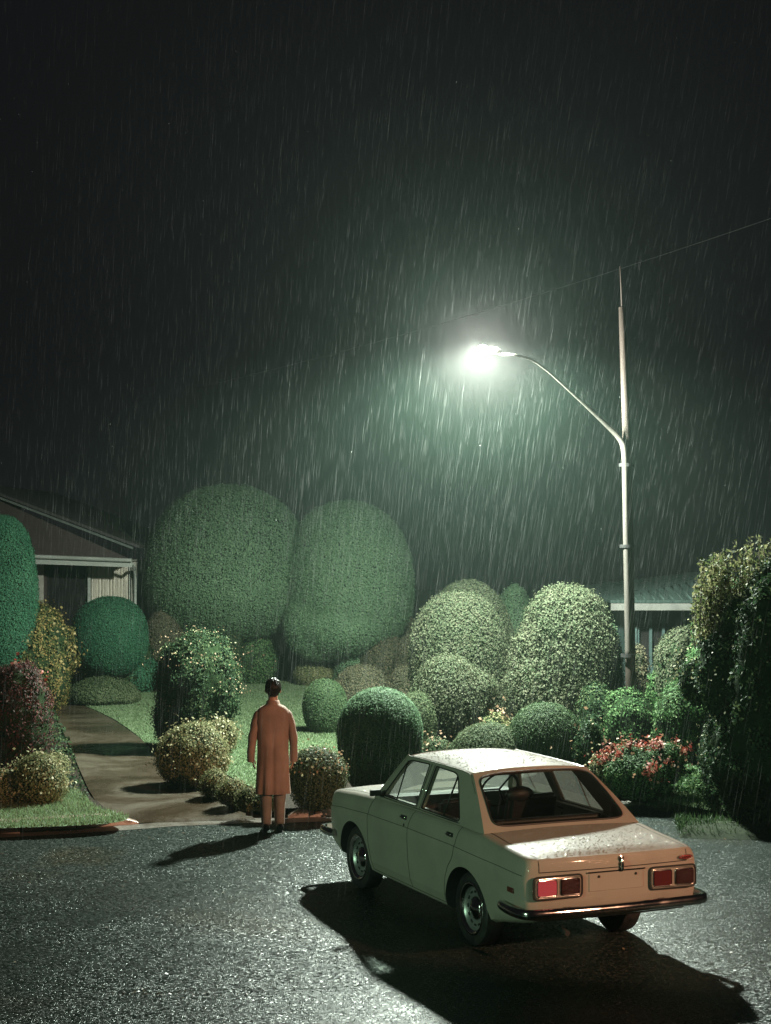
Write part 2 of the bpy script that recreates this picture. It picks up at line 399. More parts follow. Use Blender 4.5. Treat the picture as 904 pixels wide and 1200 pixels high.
def bush(name, label, cat, pc, pw, top, base, kind, leaf=.04, mid=.5, n=2.05, lump=.03, loose=0.0, zb=None, ry=None, extra=(), group=None,
         trunk=None, flowers=None, cover=1.7, tilt=.55, depth=.02, shell=.95, holes=0.0, lean=.5, back=.4, dirtY=None, limbs=0, topn=None):
    """pc centre px, pw width px, top px row, base px row where it meets the bed; zb: height of the crown's underside"""
    _seed[0] += 7; sd = _seed[0]
    g = G(pc, base, GZ); Yf = g.y
    rx = pw / 2 / F * Yf; Yc = Yf + rx * lean
    rx = pw / 2 / F * Yc; c = W(pc, top, Yc); zt = c.z
    z0 = (GZ - .1 * (zt - GZ)) if zb is None else zb
    h = zt - z0; cz = z0 + h * mid; ry = ry or rx
    lobes = [(0, 0, cz - GZ, rx, ry, h * (1 - mid), h * mid, n, lump)]
    for e in extra:                     # px offsets: (dx px, dtop px, width px, height px, dy m)
        s = Yc / F; w = e[2] / 2 * s; hh = e[3] / 2 * s
        lobes.append((e[0] * s, e[4], (zt - e[1] * s - hh) - GZ, w, w * .9, hh, hh, n, lump))
    t = empty(name, (c.x, Yc, GZ)); tag(t, label, cat, group)
    me = crown_mesh('crown', lobes, leaf, cover, tilt, depth, shell, loose, 0, .6, sd, zmin=.01, back=back, holes=holes)
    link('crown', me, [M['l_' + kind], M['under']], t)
    tz = max(.25, cz - GZ)
    tr = trunk or .035
    zz = (zb - GZ + .1 * h) if zb is not None else tz * .6
    o = from_bm('trunk', trunk_bm((0, 0, -.06), (0, 0, zz), tr * 1.2, tr * .8, limbs, rx * .5), [M['bark']], t)
    for fi, fl in enumerate(flowers or ()):
        fk, cnt, sz = fl[:3]
        fm = scatter_mesh('flowers', lobes, cnt, sz, sd + 1 + fi, depth=.03 + loose * .3, zmin=.02, clusters=fl[3] if len(fl) > 3 else 0, up=fl[4] if len(fl) > 4 else -.2)
        fo = link('flowers', fm, [M['f_' + fk]], t); fo['kind'] = 'stuff'
    return t

# ================================================================== GROUND
S = lambda pts, z=0.0: [tuple(G(a, b, z)[:2]) for a, b in pts]
sheet('ground', [(-70, -25), (70, -25), (70, 110), (-70, 110)], -.03, M['mulch'])
kl = S([(-60, 977), (0, 976), (90, 971), (163, 966)])                       # foot of the left kerb
mid = S([(200, 963), (300, 959), (338, 959)])
kr = S([(338, 959), (388, 957), (480, 953), (600, 948), (690, 944), (738, 938)])
redge = S([(738, 938), (775, 949), (820, 958), (870, 968), (910, 976), (980, 984)])
far_edge = [(-30, kl[0][1] - .1)] + kl + mid + kr[1:] + redge[1:] + [(26, 18.2)]
road, _ = sheet('road', [(26, -12), (-30, -12)] + far_edge, 0.0, M['road'])
# gutter strip of smooth concrete along the kerb
def strip(name, line, off0, off1, z, mat, kind='structure'):
    bm = bmesh.new(); pts = [Vector((p[0], p[1], 0)) for p in line]; a = []; b = []
    for i, p in enumerate(pts):
        t = (pts[min(i + 1, len(pts) - 1)] - pts[max(i - 1, 0)]).normalized(); nrm = Vector((t.y, -t.x, 0))
        a.append(bm.verts.new(p + nrm * off0 + Vector((0, 0, z)))); b.append(bm.verts.new(p + nrm * off1 + Vector((0, 0, z))))
    for i in range(len(a) - 1): bm.faces.new((a[i], b[i], b[i + 1], a[i + 1]))
    o = from_bm(name, bm, [mat])
    if o.data.polygons[0].normal.z < 0: o.data.flip_normals()
    tag(o, kind=kind); return o
strip('gutter', [(-30, kl[0][1] - .1)] + kl + mid + kr[1:], .0, .34, .004, M['gutter'])
# bed level behind the kerb
inner = [(-30, kl[0][1] + .02)] + [(x, y + .08) for x, y in kl]
# driveway: ramp from gutter up to the bed level
dl = [(163, 962), (128, 950), (108, 932), (95, 905), (82, 875), (70, 850), (60, 826), (48, 806), (42, 796)]
dr = [(302, 957), (262, 940), (236, 925), (205, 905), (180, 880), (160, 862), (130, 842), (90, 822), (72, 806), ]
nl = [tuple(G(a, b, GZ)[:2]) for a, b in dl[1:4]]; nr = [tuple(G(a, b, GZ)[:2]) for a, b in dr[3:0:-1]]
nm_ = ((nl[-1][0] + nr[0][0]) / 2, nl[-1][1])
sheet('garden_bed', inner[:-1] + [tuple(G(138, 961, 0)[:2])] + nl + [nm_, (nm_[0], 95), (-60, 95), (-60, 30)], GZ - .012, M['mulch'])
sheet('garden_bed', [nm_] + nr + [(kr[0][0], kr[0][1] + .08)] + [(x, y + .08) for x, y in kr[1:]] + [(x, y + .04) for x, y in redge[1:]] + [(26, 18.4), (60, 40), (60, 95), (nm_[0], 95)], GZ - .012, M['mulch'])
rows = []
L_ = smooth_path([G(163, 965, 0)] + [G(a, b, GZ) for a, b in dl[1:]], 4); R_ = smooth_path([G(300, 961, 0)] + [G(a, b, GZ) for a, b in dr[1:]], 4)
bm = bmesh.new()
for i in range(len(L_)):
    q = L_[i]; w = R_[i]; row = []
    for k in range(9):
        p = q.lerp(w, k / 8)
        z = .008 + (GZ - .004) * min(1, max(0, (p.y - 20.2) / 1.3)) ** .9
        if i == 0: z = .006
        row.append(bm.verts.new((p.x, p.y, z)))
    rows.append(row)
for i in range(len(rows) - 1):
    for k in range(8): bm.faces.new((rows[i][k], rows[i][k + 1], rows[i + 1][k + 1], rows[i + 1][k]))
dv = from_bm('driveway', bm, [M['drive']], smooth=60)
if dv.data.polygons[0].normal.z < 0: dv.data.flip_normals()
tag(dv, kind='structure')
# the bed must sink under the ramp: cut by covering sides with turf only, ramp apron patch
def kerb(name, line, label, taper0=False, taper1=False):
    bm = bmesh.new(); pts = smooth_path([Vector((p[0], p[1], 0)) for p in line], 5); n = len(pts); rings = []
    for i, p in enumerate(pts):
        t = (pts[min(i + 1, n - 1)] - pts[max(i - 1, 0)]).normalized(); nr = Vector((-t.y, t.x, 0))
        if nr.y < 0: nr = -nr
        h = .135
        if taper1 and i > n - 4: h = .135 - (.11) * ((i - (n - 4)) / 3)
        if taper0 and i < 3: h = .03 + .105 * (i / 3)
        prof = [(0, -.03), (0.006, h * .75), (.018, h * .93), (.04, h), (.13, h + .004), (.15, h - .01), (.155, -.03)]
        rings.append([bm.verts.new(p + nr * a + Vector((0, 0, b))) for a, b in prof])
    for i in range(n - 1):
        for k in range(6): bm.faces.new((rings[i][k], rings[i][k + 1], rings[i + 1][k + 1], rings[i + 1][k]))
    bm.faces.new(rings[0]); bm.faces.new(rings[-1][::-1])
    o = from_bm(name, bm, [M['kerb']], smooth=50); tag(o, label, 'kerb')
    for j in range(3, n - 4, 4):
        p = pts[j]; t = (pts[j + 1] - p).normalized(); nr = Vector((-t.y, t.x, 0)); nr = nr if nr.y > 0 else -nr; b2 = bmesh.new(); rr2 = []
        for dd in (-.006, .006): rr2.append([b2.verts.new(p + t * dd + nr * a + Vector((0, 0, b))) for a, b in ((-.003, .0), (.003, .103), (.016, .128), (.04, .138), (.13, .142), (.152, .128), (.158, 0))])
        for k in range(6): b2.faces.new((rr2[0][k], rr2[0][k + 1], rr2[1][k + 1], rr2[1][k]))
        from_bm('joint', b2, [M['under']], o)
    return o
kerb('kerb', [(-14, kl[0][1])] + kl, 'brownish concrete kerb along the grass at the left, ramped down at the driveway', taper1=True)
kerb('kerb', kr[:-1], 'pale rounded kerb running from behind the man to behind the car', taper0=True)

# lawns ------------------------------------------------------------
def lawn(name, px, dens, bl, seed):
    pts = S(px, GZ); o, poly = sheet(name, pts, GZ + .004, M['turf'], smooth_n=4)
    rng = np.random.default_rng(seed); P = np.array(poly); lo, hi = P.min(0), P.max(0)
    n = int((hi[0] - lo[0]) * (hi[1] - lo[1]) * dens); Q = rng.uniform(lo, hi, (n, 2))
    ins = np.zeros(n, bool); j = len(P) - 1
    for i in range(len(P)):
        xi, yi = P[i]; xj, yj = P[j]
        c = ((yi > Q[:, 1]) != (yj > Q[:, 1])) & (Q[:, 0] < (xj - xi) * (Q[:, 1] - yi) / (yj - yi + 1e-12) + xi); ins ^= c; j = i
    Q = Q[ins]; n = len(Q)
    P3 = np.c_[Q, np.full(n, GZ + .004)]
    h = bl * rng.uniform(.5, 1.2, n) * (1 + .25 * vnoise(P3, 2.0, seed)); a = rng.uniform(0, 6.28, n); w = .006 + .004 * rng.random(n)
    d = np.c_[np.cos(a), np.sin(a), np.zeros(n)] * w[:, None]
    tip = P3 + np.c_[rng.normal(size=(n, 2)) * .018, h]
    V = np.stack([P3 - d, P3 + d, tip], 1).reshape(-1, 3)
    me = np_mesh('grass', V, np.full(n, 3), np.arange(n * 3)); g = link('grass', me, [M['grass']])
    tag(g, kind='stuff'); return g
g = lawn('lawn', [(-70, 972), (-70, 942), (0, 935), (40, 938), (78, 925), (98, 932), (112, 946), (150, 958), (120, 966), (0, 971)], 2600, .05, 1)
tag(g, 'short bright green grass in front of the flowers at the lower left', 'grass')
g = lawn('lawn', [(72, 818), (190, 811), (235, 812), (230, 835), (200, 868), (182, 880), (160, 861), (130, 841), (90, 823)], 1700, .032, 2)
tag(g, 'short green grass beside the driveway in front of the house', 'grass')
g = lawn('lawn', [(235, 812), (285, 795), (350, 796), (400, 812), (430, 850), (420, 895), (402, 905), (345, 880), (338, 900), (335, 930), (310, 928), (262, 905), (245, 880), (225, 862), (220, 838)], 1900, .032, 3)
tag(g, 'large lit lawn behind the man between the clipped bushes', 'grass')
g = lawn('lawn', [(728, 936), (745, 924), (800, 915), (870, 925), (930, 950), (930, 968), (872, 957), (820, 948), (775, 939)], 1800, .05, 4)
tag(g, 'grass verge beside the road at the lower right', 'grass')

bm = bmesh.new(); rr4 = smooth_path([Vector((x, y, 0)) for x, y in redge] + [Vector((26, 18.2, 0))], 6); rows4 = []
for i, p in enumerate(rr4):
    t = (rr4[min(i + 1, len(rr4) - 1)] - rr4[max(i - 1, 0)]).normalized(); nr_ = Vector((-t.y, t.x, 0))
    if nr_.y < 0: nr_ = -nr_
    wob = .03 * math.sin(i * 1.7) + .02 * math.sin(i * .6)
    rows4.append([bm.verts.new(p + nr_ * (o_ + wob * (o_ < .2)) + Vector((0, 0, z_))) for o_, z_ in ((-.06, .003), (.05, .05), (.18, .10), (.42, GZ + .002))])
for i in range(len(rows4) - 1):
    for k in range(3): bm.faces.new((rows4[i][k], rows4[i][k + 1], rows4[i + 1][k + 1], rows4[i + 1][k]))
M['weedgrass'] = leafmat('verge_grass', [(0, (.03, .065, .025)), (1, (.07, .12, .045))], .6, .3)
sk = from_bm('verge', bm, [surf('verge_soil', (.035, .05, .025), (.02, .028, .015), 9, .9, bump=.8, spec=.15)], smooth=80); tag(sk, kind='structure')
if sk.data.polygons[0].normal.z < 0: sk.data.flip_normals()
gq = np.random.default_rng(12); Q = []
for i in range(len(rr4) - 1):
    for _ in range(260):
        p = rr4[i].lerp(rr4[i + 1], gq.uniform()); u = gq.uniform(-.04, .45)
        if p.x < 9: Q.append((p.x + gq.normal() * .02, p.y + u, min(GZ, max(.0, .02 + u * .28))))
Q = np.array(Q); n_q = len(Q); a_q = gq.uniform(0, 6.28, n_q); d_q = np.c_[np.cos(a_q), np.sin(a_q), np.zeros(n_q)] * .008
V = np.stack([Q - d_q, Q + d_q, Q + np.c_[gq.normal(size=(n_q, 2)) * .03, gq.uniform(.03, .10, n_q)]], 1).reshape(-1, 3)
o = link('grass', np_mesh('grass', V, np.full(n_q, 3), np.arange(n_q * 3)), [M['weedgrass']]); tag(o, 'ragged fringe of grass growing over the road edge at the right', 'grass', kind='stuff')
# leafy weeds in a low mound on the right verge
def groundcover(name, px, n, leaf, hgt, mats, seed):
    pts = S(px, GZ); P = np.array([(p.x, p.y) for p in smooth_path([Vector((a, b, 0)) for a, b in pts] + [Vector((*pts[0], 0))], 4)[:-1]])
    rng = np.random.default_rng(seed); lo, hi = P.min(0), P.max(0); Q = rng.uniform(lo, hi, (n * 2, 2)); ins = np.zeros(len(Q), bool); j = len(P) - 1
    for i in range(len(P)):
        xi, yi = P[i]; xj, yj = P[j]
        c = ((yi > Q[:, 1]) != (yj > Q[:, 1])) & (Q[:, 0] < (xj - xi) * (Q[:, 1] - yi) / (yj - yi + 1e-12) + xi); ins ^= c; j = i
    Q = Q[ins][:n]; cen = P.mean(0); r = np.linalg.norm((Q - cen) / ((hi - lo) * .5), axis=1)
    P3 = np.c_[Q, np.zeros(len(Q))]
    z = hgt * np.clip(1 - r ** 2, .05, 1) * (1 + .5 * vnoise(P3, 5, seed)) * rng.uniform(.4, 1, len(Q)) ** .5
    P3[:, 2] = GZ + np.maximum(z, .02); N = np.tile([0, -.3, 1.0], (len(Q), 1)); N /= np.linalg.norm(N[0])
    V = leaf_geo(P3, N, leaf, .6, .8, rng); m = len(P3)
    o = link(name, np_mesh(name, V, np.full(m, 4), np.arange(m * 4)), mats); tag(o, kind='stuff'); return o
o = groundcover('ground_cover', [(728, 932), (760, 914), (810, 903), (865, 918), (905, 950), (900, 963), (868, 957), (820, 949), (775, 940)], 17000, .05, .34, [M['l_green']], 5)
tag(o, 'mound of leafy weeds spilling onto the verge at the lower right', 'weeds')

o = groundcover('ground_cover', [(38, 822), (58, 826), (68, 850), (80, 875), (92, 905), (104, 934), (84, 936), (62, 905), (44, 860), (30, 830)], 9000, .045, .22, [M['l_dark']], 6)
tag(o, 'dark low ground cover along the left edge of the driveway', 'ground cover')
o = groundcover('ground_cover', [(395, 925), (470, 935), (600, 930), (700, 918), (735, 925), (720, 938), (600, 944), (480, 949), (395, 950)], 9000, .045, .16, [M['l_dark']], 7)
tag(o, 'dark low ground cover behind the far kerb and the car', 'ground cover')
# crack and litter on the road
def crack(px, w, seed):
    rng = random.Random(seed); P = smooth_path([G(a, b, .0025) for a, b in px], 14); bm = bmesh.new(); A = []; B = []
    for i, p in enumerate(P):
        j = rng.uniform(-.012, .012); ww = w * rng.uniform(.25, 1.3) * (1 if 3 < i < len(P) - 3 else .2)
        A.append(bm.verts.new(p + Vector((0, j + ww, 0)))); B.append(bm.verts.new(p + Vector((0, j - ww, 0))))
    for i in range(len(P) - 1): bm.faces.new((A[i], B[i], B[i + 1], A[i + 1]))
    o = from_bm('road_crack', bm, [M['under']]); 
    if o.data.polygons[0].normal.z < 0: o.data.flip_normals()
    tag(o, kind='structure')
crack([(-10, 1150), (60, 1152), (120, 1158), (180, 1163), (240, 1160), (300, 1159), (380, 1158), (440, 1153), (470, 1152)], .007, 3)
M['litter'] = leafmat('dead_leaves', [(0, (.05, .03, .02)), (1, (.22, .15, .09))], .4, .1)
n = 260; rng = np.random.default_rng(8); Q = []
for _ in range(n):
    if rng.random() < .35: p = G(rng.uniform(0, 904), rng.uniform(966, 985), .008)
    else: p = G(rng.uniform(0, 904), rng.uniform(975, 1199), .008)
    Q.append(p[:])
for _ in range(50): Q.append(G(rng.normal(200, 40), rng.normal(1164, 3), .008)[:])
V = leaf_geo(np.array(Q), np.tile([0, 0, 1.], (len(Q), 1)), .028, .6, .25, rng)
o = link('leaf_litter', np_mesh('leaf_litter', V, np.full(len(Q), 4), np.arange(len(Q) * 4)), [M['litter']])
tag(o, 'tiny wet dead leaves scattered over the asphalt', 'leaves', kind='stuff')

# ================================================================== PLANTS
TG = 'clipped green topiary bushes of the garden'
B = bush
B('topiary_tree', 'giant clipped dome tree at the left, the one nearest the house roof', 'topiary tree', 268, 194, 570, 804, 'dome', leaf=.052, mid=.40, n=2.25, lump=.034, zb=1.05,
  extra=[(-38, 55, 100, 100, -.5), (52, 75, 84, 84, -.4)], trunk=.13, limbs=7, depth=.03, cover=2.0, tilt=.42, group=TG)
B('topiary_tree', 'giant clipped dome tree right of the widest one, ragged at its left foot', 'topiary tree', 408, 152, 588, 806, 'dome', leaf=.052, mid=.46, n=2.1, lump=.032, zb=.65,
  extra=[(-32, 96, 82, 88, -.5), (-8, 112, 100, 66, -.6)], trunk=.12, limbs=6, depth=.03, cover=2.0, tilt=.42, group=TG)
B('topiary_bush', 'far dark green dome peeping out behind the middle cluster', 'topiary bush', 603, 52, 686, 806, 'dome', leaf=.06, mid=.4, group=TG)
B('topiary_bush', 'pale dome rising behind the large speckled dome of the middle cluster', 'topiary bush', 549, 110, 681, 836, 'hazel', leaf=.05, mid=.45, lump=.015, n=2.06, group=TG, depth=.02)
B('topiary_bush', 'large speckled dome of the middle cluster, above the small round one', 'topiary bush', 537, 110, 695, 858, 'hazel', leaf=.052, mid=.55, lump=.025, n=2.2, group=TG, depth=.03, tilt=.7,
  extra=[(28, 74, 54, 80, -.2)])
B('topiary_bush', 'small round dome with a leafy lobe at its right, below the large speckled dome', 'topiary bush', 526, 86, 770, 884, 'hazel', leaf=.045, mid=.55, lump=.03, group=TG, depth=.03, tilt=.7,
  extra=[(34, 18, 44, 44, 0)])
B('topiary_bush', 'large pale lopsided dome left of the lamp post', 'topiary bush', 665, 106, 688, 872, 'hazel', leaf=.058, mid=.58, lump=.06, n=2.3, group=TG, depth=.045, tilt=.8,
  extra=[(-32, 72, 82, 100, -.25), (-28, 44, 76, 90, -.1)])
B('topiary_bush', 'big smooth ball right behind the bonnet of the car', 'topiary bush', 445.5, 98, 807, 930, 'dome', leaf=.030, mid=.60, n=2.06, lump=.008, group=TG, depth=.010, cover=2.2)
B('topiary_bush', 'ball half hidden behind the right side of the big smooth ball', 'topiary bush', 488, 46, 812, 888, 'olive', leaf=.03, mid=.55, lump=.01, group=TG)
B('topiary_bush', 'neat dark ball on the lawn just right of the man', 'topiary bush', 381, 51, 796, 860, 'box', leaf=.03, mid=.55, lump=.008, group=TG, depth=.01, cover=2.2)
B('topiary_bush', 'low rounded mound behind the neat ball on the lawn', 'topiary bush', 424, 70, 780, 838, 'brown', leaf=.04, mid=.35, lump=.015, group=TG)
B('topiary_bush', 'smallest pale cushion bush at the far edge of the lawn', 'topiary bush', 369, 46, 772, 804, 'pale', leaf=.038, mid=.45, lump=.01, group=TG)
B('topiary_bush', 'brownish round bush behind the mounds, under the second giant dome', 'topiary bush', 451, 62, 744, 806, 'brown', leaf=.05, mid=.5, lump=.015, group=TG)
B('topiary_bush', 'brownish round bush touching the left edge of the middle cluster', 'topiary bush', 484, 40, 742, 812, 'brown', leaf=.05, mid=.5, lump=.015, group=TG)
B('topiary_bush', 'tiny brownish mound at the foot of the brownish round bushes', 'topiary bush', 474, 40, 780, 832, 'brown', leaf=.04, mid=.4, lump=.02, group=TG)
B('topiary_bush', 'reddish brown bush far behind the second giant dome', 'topiary bush', 478, 40, 724, 792, 'brown', leaf=.05, mid=.5, lump=.02, group=TG)
B('topiary_bush', 'pale green mound directly above the car roof', 'topiary bush', 573, 92, 848, 912, 'olive', leaf=.032, mid=.35, lump=.012, n=2.06, group=TG, depth=.012, cover=2.2)
B('topiary_bush', 'dark rounded bush above the right end of the car roof', 'topiary bush', 639, 88, 825, 912, 'box', leaf=.032, mid=.5, lump=.015, n=2.06, group=TG, depth=.014, cover=2.1)
B('conifer', 'small pointed green conifer among the bushes under the second giant dome', 'conifer', 413, 44, 752, 806, 'dome', leaf=.05, mid=.2, n=1.5, lump=.08, loose=.12, depth=.03)
# left side
B('topiary_bush', 'tall dark green clipped column cut off by the left edge of the photo', 'topiary bush', 2, 82, 605, 838, 'emerald', leaf=.038, mid=.42, n=2.5, lump=.02, group=TG, zb=.75, depth=.018, cover=2.1, trunk=.07, limbs=4,
  extra=[(-8, 0, 56, 100, 0)])
B('topiary_tree', 'emerald mushroom shaped bush on a thin trunk in front of the house window', 'topiary tree', 129, 88, 700, 818, 'emerald', leaf=.036, mid=.48, n=2.15, lump=.025, zb=.55, trunk=.05, limbs=4, group=TG, depth=.015, cover=2.1)
B('shrub', 'low dark green shrub right under the emerald mushroom bush', 'shrub', 158, 56, 764, 812, 'emerald', leaf=.05, mid=.5, lump=.08, loose=.15)
B('shrub', 'brown leaved bush behind, between the emerald bush and the large loose shrub', 'shrub', 192, 44, 715, 806, 'brown', leaf=.045, mid=.6, lump=.03)
B('shrub', 'low spreading mound at the corner of the grass by the driveway', 'shrub', 122, 82, 794, 826, 'olive', leaf=.04, mid=.3, lump=.05, loose=.06, group=None)
B('flowering_shrub', 'dark shrub full of yellow flowers beneath the tall clipped column', 'flowering shrub', 36, 104, 708, 836, 'gold', leaf=.055, mid=.5, lump=.13, loose=.2, flowers=[('yellow', 700, .055)])
B('shrub', 'dark red leaved shrub at the left edge behind the pale flowers', 'shrub', 20, 84, 774, 926, 'wine', leaf=.05, mid=.6, lump=.14, loose=.22, cover=1.5, flowers=[('red', 60, .05, 12, .5)])
B('flowering_shrub', 'pale flowering bush by the driveway at the lower left', 'flowering shrub', 45, 66, 883, 944, 'pale', leaf=.034, mid=.45, lump=.08, loose=.12, flowers=[('cream', 380, .035)])
B('flowering_shrub', 'pale flowering bush cut off by the left edge of the photo', 'flowering shrub', 4, 48, 902, 944, 'pale', leaf=.034, mid=.45, lump=.08, loose=.12, flowers=[('cream', 200, .035), ('pink', 90, .035)])
B('flowering_shrub', 'small pale flowering bush right behind the one by the driveway', 'flowering shrub', 66, 30, 883, 918, 'pale', leaf=.034, mid=.5, lump=.08, loose=.12, flowers=[('cream', 120, .035)])
B('shrub', 'large loose dark shrub with pale leaf tips left of the man', 'shrub', 231, 100, 738, 884, 'dark', leaf=.055, mid=.60, n=1.85, lump=.15, loose=.22, tilt=.8, cover=1.5, zb=.30, trunk=.06, limbs=6,
  extra=[(-26, 66, 50, 76, -.15), (22, 44, 58, 70, -.1), (4, 96, 66, 50, .1)], flowers=[('pink', 420, .028, 0, .15), ('cream', 260, .026, 0, .3)])
B('flowering_shrub', 'green shrub with pink blossoms behind the large loose shrub', 'flowering shrub', 298, 58, 740, 802, 'green', leaf=.06, mid=.5, lump=.1, loose=.14, flowers=[('pink', 130, .05)])
B('flowering_shrub', 'tall green shrub behind, left of the one with pink blossoms', 'flowering shrub', 266, 42, 734, 806, 'dark', leaf=.06, mid=.5, lump=.1, loose=.14, flowers=[('pink', 40, .05)])
B('flowering_shrub', 'cream flowering bush between the driveway and the lawn', 'flowering shrub', 227, 84, 848, 924, 'pale', leaf=.036, mid=.5, lump=.07, loose=.10, flowers=[('cream', 700, .036)],
  extra=[(26, 2, 40, 40, .5)])
B('flowering_shrub', 'bush covered in pink and cream flowers right beside the man', 'flowering shrub', 372, 68, 878, 950, 'olive', leaf=.034, mid=.6, lump=.05, loose=.08, flowers=[('cream', 260, .034, 0, .1), ('pink', 260, .034, 0, .1)])
hz = [(252, 34, 903, 936), (272, 34, 914, 944), (292, 30, 922, 951), (312, 26, 926, 953)]
hl = ['first yellow green tuft of the low hedge, nearest the cream flowers', 'second yellow green tuft of the low hedge along the driveway', 'third yellow green tuft of the low hedge, left of the man', 'last dark tuft of the low hedge behind the legs of the man']
for q, s_ in zip(hz, hl):
    B('hedge_shrub', s_, 'hedge shrub', q[0], q[1], q[2], q[3], 'pale' if q[0] < 300 else 'olive', leaf=.03, mid=.5, lump=.06, loose=.08, group='low hedge tufts along the driveway', flowers=[('cream', 40, .03)])
# middle
B('azalea', 'pinkish azalea between the small dome and the dark rounded bush', 'azalea', 566, 66, 832, 884, 'pale', leaf=.05, mid=.45, lump=.12, loose=.25, flowers=[('pink', 420, .05)])
B('azalea', 'upright azalea sprig at the foot of the lopsided dome', 'azalea', 604, 18, 815, 866, 'pale', leaf=.05, mid=.5, lump=.12, loose=.25, flowers=[('pink', 80, .05)])
B('azalea', 'low flowers left of the pale green mound above the car roof', 'azalea', 512, 44, 866, 904, 'olive', leaf=.04, mid=.5, lump=.12, loose=.25, flowers=[('pink', 160, .045)])
B('shrub', 'dark shrub with pale stems between the rounded bush and the red flowers', 'shrub', 690, 36, 846, 918, 'dark', leaf=.06, mid=.5, lump=.12, loose=.3, flowers=[('pink', 50, .05)])
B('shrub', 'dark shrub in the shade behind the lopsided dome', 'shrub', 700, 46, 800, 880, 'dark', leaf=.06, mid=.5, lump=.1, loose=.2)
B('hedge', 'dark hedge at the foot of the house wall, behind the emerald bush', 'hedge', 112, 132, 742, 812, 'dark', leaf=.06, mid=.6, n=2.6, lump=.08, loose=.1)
B('shrub', 'tall loose pale shrub leaning left of the huge dark bush, above the speckled one', 'shrub', 852, 84, 684, 890, 'green', leaf=.075, mid=.6, n=1.9, lump=.16, loose=.3, tilt=1.0, cover=1.2, flowers=[('cream', 220, .04, 0, .0)])
# right
B('conifer', 'narrow green conifer left of the lamp post', 'conifer', 718, 30, 733, 866, 'dome', leaf=.06, mid=.3, n=1.8, lump=.08, loose=.15)
B('shrub', 'brownish shrub just behind the lamp post', 'shrub', 748, 28, 757, 862, 'brown', leaf=.06, mid=.55, lump=.1, loose=.2)
B('shrub', 'pale green arching shrub right of the lamp post foot', 'shrub', 774, 34, 785, 874, 'green', leaf=.06, mid=.6, lump=.1, loose=.22)
B('shrub', 'bright green shrub at the foot of the lamp post', 'shrub', 738, 62, 808, 884, 'green', leaf=.055, mid=.6, lump=.1, loose=.25)
B('shrub', 'leafy green shrub between the red flowers and the dark bush', 'shrub', 800, 70, 800, 912, 'green', leaf=.055, mid=.65, lump=.1, loose=.25)
B('shrub', 'pale speckled shrub in front of the garage window', 'shrub', 800, 66, 735, 876, 'hazel', leaf=.06, mid=.65, lump=.11, loose=.24)
B('shrub', 'speckled shrub leaning against the left of the huge dark bush', 'shrub', 838, 70, 745, 900, 'green', leaf=.06, mid=.65, lump=.1, loose=.24)
B('shrub', 'huge dark bush with wispy shoots at the right edge', 'shrub', 902, 96, 676, 964, 'dark', leaf=.07, mid=.5, n=2.0, lump=.2, loose=.3, tilt=1.0, cover=1.4, trunk=.08, flowers=[('cream', 160, .03, 0, -.1)],
  extra=[(-46, 66, 64, 110, .5), (-34, 150, 70, 120, .2), (-70, 100, 46, 60, .9), (10, -14, 60, 70, .4), (-22, 24, 50, 60, .6)])
B('shrub', 'small dark shrub at the foot of the huge dark bush', 'shrub', 842, 46, 842, 950, 'dark', leaf=.045, mid=.6, lump=.1, loose=.25)
B('flowering_shrub', 'bush of red flowers behind the boot of the car', 'flowering shrub', 752, 92, 878, 938, 'green', leaf=.042, mid=.55, lump=.10, loose=.16, flowers=[('red', 900, .045, 26, -.1), ('pink', 120, .04)],
  extra=[(30, -6, 44, 40, 0), (-16, -4, 40, 40, 0)])
B('flowering_shrub', 'cream flowers at the left foot of the red flower bush', 'flowering shrub', 704, 34, 888, 934, 'pale', leaf=.04, mid=.5, lump=.1, loose=.2, flowers=[('cream', 120, .04), ('red', 40, .04)])
# wispy shoots of the dark bush
def shoots(parent_px, n, label):
    rng = random.Random(5); bm = bmesh.new(); lv = []
    Yb = G(880, 964, GZ).y + 1.0; b0 = G(880, 964, GZ)
    t = empty('tall_shoots', (W(868, 700, Yb).x, Yb, GZ)); tag(t, label, 'shoots')
    for k in range(n):
        px = rng.uniform(815, 925); topy = rng.uniform(622, 680) + abs(px - 885) * .5
        p1 = W(px, topy, Yb + rng.uniform(-.3, .5)); p0 = W(px + rng.uniform(-6, 16), 760, p1.y + .1)
        m_ = p0.lerp(p1, .5) + Vector((rng.uniform(-.05, .05), 0, 0)); P = smooth_path([p0, m_, p1], 8)
        off = Vector(t.location)
        tube(bm, [p - off for p in P], [.008 - .0003 * i for i in range(len(P))], 5)
        for p in P[3:]:
            for _ in range(3):
                lv.append((p - off + Vector((rng.uniform(-.03, .03), rng.uniform(-.03, .03), rng.uniform(-.03, .03))))[:])
    from_bm('stem', bm, [M['bark']], t)
    r = np.random.default_rng(4); N = r.normal(size=(len(lv), 3)); N /= np.linalg.norm(N, axis=1)[:, None]
    V = leaf_geo(np.array(lv), N, .065, .45, .3, r); link('foliage', np_mesh('foliage', V, np.full(len(lv), 4), np.arange(len(lv) * 4)), [M['l_pale']], t)
shoots(None, 170, 'wispy upright leafy shoots above the huge dark bush')

